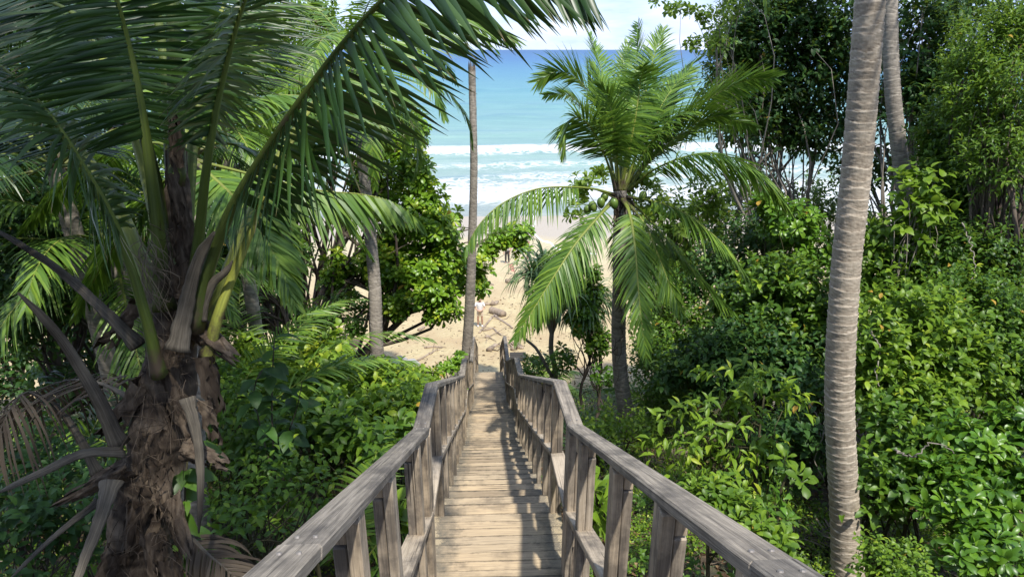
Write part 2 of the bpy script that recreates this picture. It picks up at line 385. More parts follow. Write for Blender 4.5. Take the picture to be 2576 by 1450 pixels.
def sea():
    rows = np.concatenate([np.linspace(47, 170, 420), np.geomspace(171, 30000, 190)])
    us = np.linspace(-1.05, 1.05, 300)
    X = us[None, :] * (rows[:, None] + 25); Y = np.repeat(rows[:, None], len(us), 1)
    f = np.vectorize(lambda x, y: mnoise.noise(Vector((x * 0.018, y * 0.012, 1.7))))(X, Y)
    f2 = np.vectorize(lambda x, y: mnoise.noise(Vector((x * 0.07, y * 0.05, 9.7))))(X, Y)
    Yc = Y + 14 * f + 3.5 * f2
    Z = np.zeros_like(X); D = np.zeros_like(X) + 0.03
    def crest(yc, h, back, front, foam=0.0, patch=None):
        nonlocal Z, D
        d = Yc - yc
        prof = np.where(d > 0, np.exp(-(d / back) ** 2), np.exp(-(d / front) ** 2))
        a = 1.0 if patch is None else np.clip(0.5 + 2.2 * np.vectorize(lambda x: mnoise.noise(Vector((x * patch, yc * 0.3, 4.4))))(X), 0, 1)
        Z += h * prof * a; D += foam * np.exp(-((d + front * 0.4) / (front * 1.6)) ** 2) * a
    crest(103, 0.95, 7, 1.8, 0.42); crest(86, 0.35, 5, 2, 0.18); crest(76, 0.2, 3, 1.5, 0.14); crest(126, 0.5, 7, 4, 0.16, 0.03); crest(142, 1.6, 8, 2.6, 0.42, 0.035)
    crest(163, 0.6, 9, 5, 0.18, 0.05); crest(190, 0.7, 10, 6, 0.1, 0.05); crest(225, 0.6, 12, 7, 0.15, 0.06); crest(270, 0.6, 12, 8, 0.12, 0.05)
    D += (0.50 - 0.10 * np.clip((Yc - 74) / 22, 0, 1)) * np.clip((Yc - 58) / 5, 0, 1) * np.clip((108 - Yc) / 5, 0, 1)
    D += 0.17 * np.clip((Yc - 100) / 6, 0, 1) * np.clip((150 - Yc) / 30, 0, 1)
    D += 0.13 * np.clip(f2 * 2.2 - 0.35, 0, 1) * (Yc > 150) * (Yc < 900)
    D += 0.35 * np.exp(-((Yc - 64) / 1.2) ** 2) + 0.38 * np.clip((Y - 54) / 3, 0, 1) * np.clip((80 - Y) / 8, 0, 1)
    Z += 0.10 * f2 * np.clip((Y - 66) / 20, 0, 1)
    edge = 3.4 * f2 + 2.6 * f
    Z += np.where(Y < 66, 0.02 * (Y - 66) * 0 - 0.0, 0)
    nx, ny = len(us), len(rows)
    i = np.arange(ny - 1)[:, None] * nx; j = np.arange(nx - 1)[None, :]
    F = np.stack([i + j, i + j + 1, i + nx + j + 1, i + nx + j], -1).reshape(-1, 4)
    mb = MB(); V = np.stack([X, Y, SEA + Z], -1).reshape(-1, 3)
    mb.add(V, F, D.ravel(), 0, V[:, :2]); mb.build('sea', M_SEA, None, kind='structure')
sea()
# thin tongue of swash foam lying on the wet sand
def swash():
    m, nt, b = newmat('swash foam'); b.inputs['Base Color'].default_value = (0.82, 0.82, 0.80, 1); b.inputs['Roughness'].default_value = 0.7
    pts = [P(1338, 532, 60), P(1345, 560, 58), P(1340, 578, 57), P(1352, 596, 56), P(1366, 607, 55.5), P(1384, 611, 55), P(1402, 626, 55), P(1440, 632, 55), P(1500, 640, 54)]
    xy = catmull([on_ground(1288 + (CM.inverted() @ p).x / -(CM.inverted() @ p).z * FPX, 725 - (CM.inverted() @ p).y / -(CM.inverted() @ p).z * FPX) for p in pts], 90)
    r = np.random.default_rng(4); mb = MB(); w = (0.03 + 0.06 * r.random(90)) * np.clip(np.linspace(0.3, 3, 90), 0, 1); T = tangents(xy); S = np.stack([-T[:, 1], T[:, 0], T[:, 2] * 0], 1)
    rows = []
    for k, q in ((-1, 0.0), (-0.5, 0.05), (0.1, 0.07), (1, 0.0)):
        jit = 1 + 0.5 * r.random(90)
        A = xy + S * (k * w * jit)[:, None]; A[:, 2] = [gz(a[0], a[1]) + q - (0.02 if q == 0 else 0) for a in A]; rows.append(A)
    V = np.concatenate(rows); n = 90; F = []
    for k in range(3):
        for i in range(n - 1): F.append((k * n + i, k * n + i + 1, (k + 1) * n + i + 1, (k + 1) * n + i))
    mb.add(V, np.array(F)); mb.build('swash_foam', m, None, kind='stuff', label='white foam edge of the last wave on the wet sand')
swash()

# ------------------------------------------------------------------ wooden staircase
M_TREAD = wood_mat('trodden deck wood', (0.36, 0.283, 0.185), (0.19, 0.152, 0.105), (0.49, 0.39, 0.26), 0.35, sand=True)
M_RAIL = wood_mat('weathered rail wood', (0.225, 0.196, 0.158), (0.064, 0.057, 0.048), (0.39, 0.345, 0.28), 0.65)
M_POST = wood_mat('post wood', (0.385, 0.318, 0.235), (0.20, 0.165, 0.125), (0.52, 0.44, 0.335), 0.8)
NODES = [(-1.6, 0.94), (3.79, 3.635), (4.70, 3.79), (10.2, 6.59), (11.66, 6.98), (16.6, 9.48), (19.4, 9.98), (22.75, 11.95)]   # deck: distance, drop below the camera
RH = 1.28                                                                              # handrail above the deck
def half(y): return 0.46 if y < 19.4 else 0.46 - 0.05 * min(1, (y - 19.4) / 3.3)
stair = thing('staircase', (0, 3.79, CAMZ - 3.635), 'long weathered wooden staircase with handrails running down to the sandy beach', 'staircase')
def loc_build(mb, name, mats, root, smooth=False, **kw):
    me = mb.mesh(name, mats, smooth, origin=root.location); return link(name, me, root, **kw)
M_BOLT, _nt, _b = newmat('rusty bolt'); _b.inputs['Base Color'].default_value = (.30, .27, .24, 1); _b.inputs['Metallic'].default_value = .6; _b.inputs['Roughness'].default_value = .5
def edge_uv(mb, cy, hw):
    v = mb.v[-1]; uv = mb.uv[-1]; uv[:, 1] = (v[:, 1] - cy) / hw * 0.07 + 5 + 10 * random.randint(0, 40)
def staircase():
    for a, (p, q) in enumerate(zip(NODES[:-1], NODES[1:])):
        (y0, d0), (y1, d1) = p, q
        flight = (d1 - d0) / (y1 - y0) > 0.35
        if flight:
            n = max(1, round((y1 - y0) / 0.30)); run = (y1 - y0) / n; rise = (d1 - d0) / n
            for k in range(n):
                ya = y0 + k * run; z = CAMZ - (d0 + k * rise) - (rise if k < n else 0) * 1.0
                if ya < 0.2: continue
                mb = MB(); t = 0.35 + 0.4 * random.random(); hw = half(ya) + 0.045
                # two boards to a step
                for (o, w) in ((0.0, run * 0.52), (run * 0.52 + 0.006, run * 0.52 + 0.012)):
                    tt = t + random.uniform(-0.3, 0.3); e = random.uniform(-0.012, 0.012)
                    box(mb, (e, ya + o + w / 2, z - 0.02 + random.uniform(-0.003, 0.003)), (hw, random.uniform(-0.004, 0.004), 0), (0, w / 2 - 0.002, 0), (0, 0, 0.02), tt, 0, 0.006); edge_uv(mb, ya + o + w / 2, w / 2)
                loc_build(mb, 'tread', M_TREAD, stair)
        else:
            n = max(1, round((y1 - y0) / 0.117)); run = (y1 - y0) / n
            for k in range(n):
                ya = y0 + k * run; z = CAMZ - lerp(d0, d1, (k + 1) / n)
                mb = MB(); e = random.uniform(-0.012, 0.012); hw = half(ya) + (0.10 if a == 1 else 0.05)
                box(mb, (e, ya + run / 2, z - 0.02 + random.uniform(-0.003, 0.003)), (hw, random.uniform(-0.003, 0.003), 0), (0, run / 2 - 0.005, 0), (0, 0, 0.02), 0.35 + 0.4 * random.random(), 0, 0.005); edge_uv(mb, ya + run / 2, run / 2)
                loc_build(mb, 'deck_board', M_TREAD, stair)
    for s in (-1, 1):
        for a, (p, q) in enumerate(zip(NODES[:-1], NODES[1:])):
            (y0, d0), (y1, d1) = p, q
            A0 = np.array([s * half(y0), y0, CAMZ - d0]); A1 = np.array([s * half(y1), y1, CAMZ - d1]); u = A1 - A0; ln = np.linalg.norm(u); u /= ln
            nrm = np.cross(u, [1, 0, 0]); nrm *= np.sign(nrm[2])
            out = np.array([s, 0, 0.0])
            up = np.array([0, 0, 1.0])
            # handrail in one or two lengths, slightly out of line with each other, chamfered
            w = 0.053; c0, c1 = A0 + up * RH + out * w, A1 + up * RH + out * w
            ext = 0.012; cuts = [0, 1] if ln < 3.4 else [0, random.uniform(.42, .6), 1]
            for f0, f1 in zip(cuts[:-1], cuts[1:]):
                q0, q1 = c0 + (c1 - c0) * f0, c0 + (c1 - c0) * f1; hl = np.linalg.norm(q1 - q0) / 2 + (ext if f0 == 0 or f1 == 1 else 0) - (.003 if len(cuts) > 2 else 0)
                mb = MB(); box(mb, (q0 + q1) / 2 + (random.uniform(-.003, .003), 0, -0.02 + random.uniform(-.002, .002)), u * hl, out * w, nrm * 0.021, 0.25 + 0.4 * random.random(), 0, 0.007); loc_build(mb, 'handrail', M_RAIL, stair)
                for q, sg in ((q0, 1), (q1, -1)):
                    for e in (-.022, .022):
                        mb = MB(); b0 = q + u * sg * (.07 + .5 * e * e) + out * e + nrm * .002; tube(mb, [b0 - nrm * .002, b0 + nrm * .005], [.0075, .006], 8, .5); 
                        if q[1] > .5: loc_build(mb, 'bolt', M_BOLT, stair)
            # mid rail and stringer
            mr = up * (RH * 0.46)
            mb = MB(); box(mb, (A0 + A1) / 2 + mr + out * 0.050 + (0, 0, 0), u * (ln / 2 - 0.02), out * 0.057, nrm * 0.021, 0.4 + 0.2 * random.random(), 0, 0.004); loc_build(mb, 'mid_rail', M_POST, stair)
            mb = MB(); box(mb, (A0 + A1) / 2 - up * 0.20 + out * 0.02, u * (ln / 2), out * 0.02, nrm * 0.10, 0.2, 0, 0.004); loc_build(mb, 'stringer', M_POST, stair)
            # posts: two boards side by side with a short packing block at the head
            if a == 0: ysl = [1.05, 1.72, 2.33, 3.27, 3.72]
            else:
                n = max(1, round((y1 - y0) / 0.66)); ysl = [lerp(y0, y1, k / n) + 0.03 for k in range(n if a < len(NODES) - 2 else n + 1)]
                if a == len(NODES) - 2: ysl[-1] -= 0.08
            for k, yp in enumerate(ysl):
                yp += random.uniform(-0.04, 0.04) * (k > 0)
                d = interp(yp, [n_[0] for n_ in NODES], [n_[1] for n_ in NODES]); hw = half(yp)
                top = CAMZ - d + RH - 0.043; bot = CAMZ - d - random.uniform(0.16, 0.30)
                ends = (k == 0 and a > 0)
                mb = MB(); hl = (top - bot) / 2; dy = 0.047 if not ends else 0.055
                tl = random.uniform(-0.006, 0.006)
                box(mb, (s * (hw + 0.0235), yp, bot + hl), (tl, random.uniform(-.006, .006), hl), (0.022, 0, 0), (0, dy, 0), 0.55 + 0.35 * random.random(), 0, 0.004)
                lo = bot if random.random() < 0.75 else bot + 0.5
                box(mb, (s * (hw + 0.0705), yp + 0.003, (top - 0.10 + lo) / 2), (tl, 0, (top - 0.10 - lo) / 2), (0.022, 0, 0), (0, dy - 0.004, 0), 0.08 + 0.4 * random.random(), 0, 0.004)
                box(mb, (s * (hw + 0.0705), yp + 0.001, top - 0.046), (0, 0, 0.044), (0.021, 0, 0), (0, dy - 0.008, 0), 0.75 + 0.25 * random.random(), 0, 0.003)
                if random.random() < 0.33 and not ends:
                    box(mb, (s * (hw + 0.0235), yp + dy + 0.048, top - 0.075), (0, 0, 0.07), (0.021, 0, 0), (0, 0.045, -0.02), 0.95, 0, 0.003)
                loc_build(mb, 'post', M_POST, stair)
                if yp > 0.6 and k % 2 == 0:              # the pile each second post stands on
                    g = gz(s * hw, yp) - 0.25
                    if bot - g > 0.12:
                        mb = MB(); box(mb, (s * (hw + 0.045), yp, (bot + g) / 2), (0, 0, (bot - g) / 2), (0.05, 0, 0), (0, 0.05, 0), 0.2, 0, 0.004); loc_build(mb, 'pile', M_POST, stair)
staircase()
# ------------------------------------------------------------------ leaves
def leaf_tpl(kind):
    """one leaf along +Y (length 1, width 1 = full width) folded along its midrib and curved"""
    prof = {'oval': [(0, 0), (.22, .36), (.5, .5), (.78, .34), (1, 0)], 'obovate': [(0, .04), (.3, .2), (.62, .46), (.86, .44), (1, .05)],
            'lance': [(0, .02), (.3, .42), (.6, .40), (1, 0)], 'heart': [(0, .1), (.12, .44), (.36, .5), (.7, .3), (1, 0)],
            'small': [(0, 0), (.45, .5), (1, 0)]}[kind]
    V = []; F4 = []; F3 = []
    mid = []; lf = []; rt = []
    for k, (y, w) in enumerate(prof):
        z = 0.10 * math.sin(y * 2.6) - 0.22 * y * y
        mid.append(len(V)); V.append((0, y, z))
        if w > 0.001:
            lf.append(len(V)); V.append((-w, y, z + 0.17 * w)); rt.append(len(V)); V.append((w, y, z + 0.17 * w))
        else: lf.append(None); rt.append(None)
    for k in range(len(prof) - 1):
        a, b = mid[k], mid[k + 1]
        for side, flip in ((lf, False), (rt, True)):
            c, d = side[k], side[k + 1]
            if c is None and d is None: continue
            if c is None: f = [a, b, d]
            elif d is None: f = [a, b, c]
            else: f = [a, b, d, c]
            if flip: f = f[::-1]
            (F4 if len(f) == 4 else F3).append(f)
    return np.array(V), [np.array(f) for f in (F4, F3) if f]
TPL = {k: leaf_tpl(k) for k in ('oval', 'obovate', 'lance', 'heart', 'small')}
def add_leaves(mb, kind, pos, axis, nrm, L, W, tint, mat=0):
    V0, Fs = TPL[kind]; n = len(pos); k = len(V0)
    axis = unit(axis); side = unit(np.cross(axis, nrm)); nr = np.cross(side, axis)
    L = np.broadcast_to(L, (n,)); W = np.broadcast_to(W, (n,)); tint = np.broadcast_to(tint, (n,))
    V = pos[:, None, :] + side[:, None, :] * (V0[None, :, 0] * W[:, None])[..., None] + axis[:, None, :] * (V0[None, :, 1] * L[:, None])[..., None] + nr[:, None, :] * (V0[None, :, 2] * L[:, None])[..., None]
    off = (np.arange(n) * k)[:, None, None]
    mb.add(V.reshape(-1, 3), [(f[None] + off).reshape(-1, f.shape[1]) for f in Fs], np.repeat(tint, k), mat)
def rand_dirs(r, n): return unit(r.normal(size=(n, 3)))
def twigs(mb, r, kind, cen, dirs, nl, tl, L, W, up=0.9, tint=(0.2, 0.9), young=0.25, droop=0.0, mat=0):
    """leafy twigs: alternate leaves along each twig, the last ones young and pale"""
    n = len(cen); k = np.arange(nl)
    dirs = unit(dirs); ref = rand_dirs(r, n); a = unit(np.cross(dirs, ref)); b = np.cross(dirs, a)
    s = (k + 0.3) / nl
    base = cen[:, None, :] + dirs[:, None, :] * (s * tl)[None, :, None] - np.array([0, 0, 1.0])[None, None] * (droop * tl * s * s)[None, :, None]
    ph = k[None, :] * 2.4 + r.uniform(0, 6.28, n)[:, None]
    out = a[:, None, :] * np.cos(ph)[..., None] + b[:, None, :] * np.sin(ph)[..., None]
    ax = out * 0.85 + dirs[:, None, :] * (0.35 + 0.55 * s)[None, :, None] + r.normal(0, 0.22, (n, nl, 3)) - np.array([0, 0, 1.0]) * (0.10 + droop)
    nm = np.array([0, 0, 1.0]) * up + dirs[:, None, :] * 0.45 + r.normal(0, 0.30, (n, nl, 3))
    tt = r.uniform(tint[0], tint[1], n)[:, None] * 0.55 + r.uniform(tint[0], tint[1], (n, nl)) * 0.45 + young * np.clip(s - 0.6, 0, 1)[None, :] * 2
    sz = r.uniform(0.55, 1.22, (n, nl)) * (1 - 0.3 * s[None, :] ** 3)
    add_leaves(mb, kind, base.reshape(-1, 3), ax.reshape(-1, 3), nm.reshape(-1, 3), (L * sz).ravel(), (W * sz).ravel(), np.where(r.random((n, nl)) < 0.003, 1.0, np.clip(tt, 0, 0.965)).ravel(), mat)
def rosettes(mb, r, kind, cen, dirs, nl, L, W, tint=(0.2, 0.9), openness=1.0, mat=0):
    n = len(cen); dirs = unit(dirs); a = unit(np.cross(dirs, rand_dirs(r, n))); b = np.cross(dirs, a); k = np.arange(nl)
    ph = k[None, :] * 2.4 + r.uniform(0, 6.28, n)[:, None]; s = (k / nl)[None, :]
    out = a[:, None, :] * np.cos(ph)[..., None] + b[:, None, :] * np.sin(ph)[..., None]
    ax = out * openness + dirs[:, None, :] * (0.15 + 1.1 * s ** 1.5)[..., None] + r.normal(0, 0.14, (n, nl, 3))
    nm = dirs[:, None, :] * 1.0 - out * 0.25 + r.normal(0, 0.2, (n, nl, 3)) + np.array([0, 0, .35])
    base = np.repeat(cen[:, None, :], nl, 1) + out * 0.02 - dirs[:, None, :] * (0.08 * (1 - s))[..., None] * L * 3
    tt = r.uniform(tint[0], tint[1], n)[:, None] * 0.6 + r.uniform(tint[0], tint[1], (n, nl)) * 0.3 + 0.22 * s
    sz = r.uniform(0.75, 1.1, (n, nl)) * (1 - 0.35 * s)
    add_leaves(mb, kind, base.reshape(-1, 3), ax.reshape(-1, 3), nm.reshape(-1, 3), (L * sz).ravel(), (W * sz).ravel(), np.where(r.random((n, nl)) < 0.003, 1.0, np.clip(tt, 0, 0.965)).ravel(), mat)
def blob_points(r, blobs, n, shell=0.45):
    """points through the outer part of several ellipsoids: (cx, cy, cz, rx, ry, rz)"""
    bl = np.array(blobs, float); w = (bl[:, 3] * bl[:, 4] * bl[:, 5]) ** 0.7; k = r.choice(len(bl), n, p=w / w.sum())
    d = rand_dirs(r, n); u = r.random(n) ** shell
    # clump the surface so that it is uneven
    lump = 1 + 0.16 * np.array([mnoise.noise(Vector(tuple(x * 2.3 + kk * 7.7))) for x, kk in zip(d, k)])
    p = bl[k, :3] + d * bl[k, 3:] * (u * lump)[:, None]
    return p, unit(d / bl[k, 3:] * bl[k, 3:].mean(axis=1, keepdims=True))
def limb(mb, r, a, b, r0, r1, sag=0.0, wig=0.08, seg=6, n=9, tint=0.5):
    a = np.array(a, float); b = np.array(b, float); L = np.linalg.norm(b - a)
    pts = [a, a * .66 + b * .34 + r.normal(0, wig * L, 3), a * .33 + b * .67 + r.normal(0, wig * L, 3) - (0, 0, sag * L), b]
    p = catmull(pts, n); tube(mb, p, np.linspace(r0, r1, n), seg, tint)
    return p

# leaf colours; the darkest palm leaflet carries shade in its colour
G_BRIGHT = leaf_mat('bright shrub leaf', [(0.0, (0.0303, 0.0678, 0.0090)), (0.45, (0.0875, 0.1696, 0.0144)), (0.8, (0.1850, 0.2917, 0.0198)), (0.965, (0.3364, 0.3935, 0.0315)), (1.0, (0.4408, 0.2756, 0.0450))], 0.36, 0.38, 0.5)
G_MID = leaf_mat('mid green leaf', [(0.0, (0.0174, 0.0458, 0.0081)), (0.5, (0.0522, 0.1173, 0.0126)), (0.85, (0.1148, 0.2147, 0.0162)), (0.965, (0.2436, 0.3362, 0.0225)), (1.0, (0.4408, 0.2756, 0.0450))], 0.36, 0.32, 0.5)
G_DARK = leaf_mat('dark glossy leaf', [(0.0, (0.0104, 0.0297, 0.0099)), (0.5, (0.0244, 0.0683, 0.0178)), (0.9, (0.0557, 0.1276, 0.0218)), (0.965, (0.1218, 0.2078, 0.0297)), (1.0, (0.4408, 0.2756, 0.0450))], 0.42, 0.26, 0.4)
G_WAX = leaf_mat('waxy obovate leaf', [(0.0, (0.0252, 0.0744, 0.0099)), (0.5, (0.0841, 0.1902, 0.0158)), (0.85, (0.1850, 0.3224, 0.0218)), (0.965, (0.3574, 0.4300, 0.0297)), (1.0, (0.4408, 0.2756, 0.0450))], 0.28, 0.33, 0.6)
G_YEL = leaf_mat('yellow green leaf', [(0.0, (0.0300, 0.0690, 0.0100)), (0.5, (0.0900, 0.1667, 0.0160)), (0.9, (0.1800, 0.2702, 0.0240)), (0.97, (0.2640, 0.3335, 0.0300)), (1.0, (0.3600, 0.2530, 0.0300))], 0.4, 0.42, 0.45)
G_GRASS = leaf_mat('strap leaf', [(0.0, (0.06, 0.115, 0.05)), (0.5, (0.14, 0.235, 0.10)), (1.0, (0.27, 0.36, 0.16))], 0.4, 0.28, 0.5)
G_LITTER = leaf_mat('fallen dry leaf', [(0.0, (0.045, 0.026, 0.016)), (0.5, (0.13, 0.075, 0.040)), (0.85, (0.24, 0.16, 0.085)), (1.0, (0.36, 0.26, 0.14))], 0.8, 0.1, 0.2)
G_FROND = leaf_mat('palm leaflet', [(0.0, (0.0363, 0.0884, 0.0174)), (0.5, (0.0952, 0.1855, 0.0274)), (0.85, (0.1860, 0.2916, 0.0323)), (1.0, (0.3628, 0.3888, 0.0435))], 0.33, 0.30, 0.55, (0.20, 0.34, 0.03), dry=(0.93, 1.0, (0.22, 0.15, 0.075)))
G_FROND_DK = leaf_mat('palm leaflet with painted shade', [(0.0, (0.0082, 0.0266, 0.0075)), (0.5, (0.0212, 0.0563, 0.0116)), (1.0, (0.0571, 0.1095, 0.0170))], 0.30, 0.24, 0.55, (0.10, 0.19, 0.025), dry=(0.90, 1.0, (0.20, 0.13, 0.065)))  # palm leaflet darkened: the shade on the near fronds is painted in
G_DEAD = leaf_mat('dead palm leaflet', [(0.0, (0.050, 0.039, 0.029)), (0.5, (0.125, 0.100, 0.073)), (1.0, (0.28, 0.235, 0.17))], 0.8, 0.15, 0.2, (0.2, 0.12, 0.05))
def petiole_mat():
    m, nt, b = newmat('palm midrib'); uv = nd(nt, 'ShaderNodeUVMap').outputs[0]; co = nd(nt, 'ShaderNodeTexCoord').outputs['Object']; at = nd(nt, 'ShaderNodeAttribute', attribute_name='tint').outputs['Fac']
    c = ramp(nt, at, [(0.0, (0.035, 0.055, 0.012)), (0.5, (0.10, 0.145, 0.022)), (1.0, (0.28, 0.31, 0.06))])
    n = noise(nt, uv, 1.0, 5, .65, (3, 55, 1)); k = noise(nt, co, 6, 6, .7); h = mth(nt, 'SUBTRACT', 1.0, mth(nt, 'MULTIPLY', sepx(nt, uv), 2.2), True)
    c = mixc(nt, 1.0, c, ramp(nt, n, [(.3, (.6, .6, .6)), (.7, (1.25, 1.2, 1.1))]), 'MULTIPLY')
    c = mixc(nt, mth(nt, 'MULTIPLY', mth(nt, 'SUBTRACT', mth(nt, 'ADD', k, mth(nt, 'MULTIPLY', h, .22)), .58), 6, True), c, (.075, .055, .035))
    nt.links.new(c, b.inputs['Base Color']); b.inputs['Roughness'].default_value = .55; b.inputs['Specular IOR Level'].default_value = .35; bump(nt, b, n, .5, .006); return m
def sepx(nt, v):
    q = nt.nodes.new('ShaderNodeSeparateXYZ'); nt.links.new(v, q.inputs[0]); return q.outputs['X']
M_PETIOLE = petiole_mat()
def stalk_mat(name, stops):
    m, nt, b = newmat(name); uv = nd(nt, 'ShaderNodeUVMap').outputs[0]; co = nd(nt, 'ShaderNodeTexCoord').outputs['Object']
    f = mth(nt, 'ADD', mth(nt, 'MULTIPLY', noise(nt, uv, 1.0, 5, .65, (2.5, 70, 1)), .55), mth(nt, 'MULTIPLY', noise(nt, co, 3.5, 5), .45))
    nt.links.new(ramp(nt, f, stops), b.inputs['Base Color']); b.inputs['Roughness'].default_value = .8; b.inputs['Specular IOR Level'].default_value = .25; bump(nt, b, f, .8, .012); return m
M_STUB = stalk_mat('dead leaf stalk', [(0.36, (0.020, 0.017, 0.013)), (0.5, (0.085, 0.073, 0.055)), (0.8, (0.26, 0.225, 0.17))])
M_FIBRE = bark_mat('palm fibre', [(0.25, (0.018, 0.013, 0.010)), (0.5, (0.070, 0.052, 0.037)), (0.8, (0.20, 0.155, 0.11))], (30, 30, 4), 0.95, dist=0.02)
M_BARK = bark_mat('tree bark', [(0.25, (0.025, 0.020, 0.016)), (0.5, (0.085, 0.066, 0.050)), (0.85, (0.19, 0.155, 0.12))], (8, 8, 2.2))
M_GREYBARK = bark_mat('pale grey bark', [(0.25, (0.10, 0.085, 0.07)), (0.5, (0.20, 0.175, 0.145)), (0.85, (0.33, 0.29, 0.245))], (9, 9, 3))
M_STEM = bark_mat('green twig', [(0.2, (0.025, 0.030, 0.014)), (0.6, (0.065, 0.060, 0.030)), (0.9, (0.12, 0.10, 0.055))], (6, 6, 6))
M_DRIFT = bark_mat('bleached driftwood', [(0.2, (0.07, 0.055, 0.042)), (0.5, (0.24, 0.185, 0.135)), (0.85, (0.42, 0.34, 0.26))], (5, 5, 5))

def palm_trunk_mat(name, stops, blot=0.5):
    m, nt, b = newmat(name); L = nt.links
    co = nd(nt, 'ShaderNodeTexCoord').outputs['Object']; at = nd(nt, 'ShaderNodeAttribute', attribute_name='tint').outputs['Fac']
    n1 = noise(nt, co, 1.0, 6, 0.65, (22, 22, 5)); n2 = noise(nt, co, 2.2, 6, 0.7); n3 = noise(nt, co, 1.0, 4, 0.6, (60, 60, 14))
    f = mth(nt, 'ADD', mth(nt, 'MULTIPLY', at, 0.62), mth(nt, 'MULTIPLY', n1, 0.38))
    c = ramp(nt, f, stops)
    c = mixc(nt, mth(nt, 'MULTIPLY', mth(nt, 'SUBTRACT', n2, 0.56), 5.0 * blot, True), c, (0.10, 0.088, 0.07))
    c = mixc(nt, mth(nt, 'MULTIPLY', mth(nt, 'SUBTRACT', n2, 0.40), -3.2 * blot, True), c, (0.33, 0.31, 0.25))
    c = mixc(nt, mth(nt, 'MULTIPLY', mth(nt, 'SUBTRACT', n3, 0.68), 8, True), c, (0.035, 0.028, 0.02))
    L.new(c, b.inputs['Base Color']); b.inputs['Roughness'].default_value = 0.88; b.inputs['Specular IOR Level'].default_value = 0.2
    bump(nt, b, mth(nt, 'ADD', n1, mth(nt, 'MULTIPLY', n3, 0.6)), 0.6, 0.008); return m
M_PTRUNK = palm_trunk_mat('ringed palm trunk', [(0.12, (0.13, 0.102, 0.074)), (0.40, (0.31, 0.26, 0.198)), (0.62, (0.42, 0.36, 0.28)), (0.86, (0.54, 0.475, 0.375))], 0.8)
M_PTRUNK2 = palm_trunk_mat('grey palm trunk', [(0.12, (0.10, 0.088, 0.075)), (0.40, (0.21, 0.185, 0.155)), (0.62, (0.30, 0.265, 0.22)), (0.86, (0.40, 0.355, 0.30))], 0.8)

def ringed_trunk(mb, pts, rad, ring=0.11, amp=0.05, seg=28, per=7, seed=1, flare=None, tilt=0.35):
    """palm trunk: leaf-scar rings as real steps, each a little tilted and wavy"""
    r = np.random.default_rng(seed); p0 = catmull(pts, 60)
    Ls = np.linalg.norm(np.diff(p0, axis=0), axis=1).sum(); n = max(20, int(Ls / ring * per))
    p = catmull(pts, n); T = tangents(p); N = np.tile([0.0, -1.0, 0.0], (n, 1)); N = unit(N - T * (N * T).sum(1, keepdims=True)); B = np.cross(T, N)
    s = np.linspace(0, Ls, n); a = np.linspace(0, 2 * math.pi, seg, endpoint=False)
    edges = np.cumsum(np.clip(r.normal(ring, ring * 0.22, int(Ls / ring * 1.5) + 6), ring * .5, ring * 1.6)) - ring
    S = s[:, None] + np.zeros((1, seg))
    lo = np.zeros_like(S); f = np.zeros_like(S); k = 0
    ph = r.uniform(0, 6.28, len(edges)); tl = r.normal(0, 1, len(edges)) * ring * tilt; t2 = r.normal(0, 1, len(edges)) * ring * 0.12
    E = edges[:, None] + tl[:, None] * np.cos(a[None] + ph[:, None]) + t2[:, None] * np.cos(3 * a[None] + ph[:, None] * 2)
    E = np.maximum.accumulate(E + np.arange(len(edges))[:, None] * 1e-4, axis=0)
    for j in range(seg):
        idx = np.clip(np.searchsorted(E[:, j], s) - 1, 0, len(edges) - 2); w = np.maximum(E[idx + 1, j] - E[idx, j], ring * 0.25)
        f[:, j] = np.clip((s - E[idx, j]) / w, 0, 1)
    # f: 0 just above one scar lip .. 1 at the next lip; the trunk swells towards each lip
    rr = np.interp(s / Ls, np.linspace(0, 1, len(rad)), rad)[:, None] * (1 + amp * (f ** 2.2 - 0.35)) * (1 + 0.012 * r.normal(size=(n, seg)))
    if flare is not None: rr = rr * (1 + flare[0] * np.exp(-s / flare[1]))[:, None] * (1 + 0.10 * np.exp(-s / flare[1])[:, None] * np.cos(3 * a + 1.0)[None])
    V = p[:, None] + rr[..., None] * (np.cos(a)[None, :, None] * B[:, None] + np.sin(a)[None, :, None] * N[:, None])
    i = np.arange(n - 1)[:, None] * seg; jj = np.arange(seg)[None]; j2 = (jj + 1) % seg
    F = np.stack([i + jj, i + j2, i + seg + j2, i + seg + jj], -1).reshape(-1, 4)
    lum = r.uniform(0.55, 1.05, len(edges)); K = np.stack([np.clip(np.searchsorted(E[:, j], s) - 1, 0, len(edges) - 1) for j in range(seg)], 1); base = r.uniform(.22, .44, len(edges))[K]
    tint = np.where(f > 0.89, 0.95 * lum[K], np.where(f < 0.10, 0.02, base + 0.30 * f)) + 0.14 * r.normal(size=f.shape)
    uv = np.stack([S.ravel(), np.tile(a, n)], 1)
    mb.add(V.reshape(-1, 3), [F, np.array([[(n - 1) * seg + k for k in range(seg)]])], np.clip(tint, 0, 1).ravel(), 0, uv)
    return p

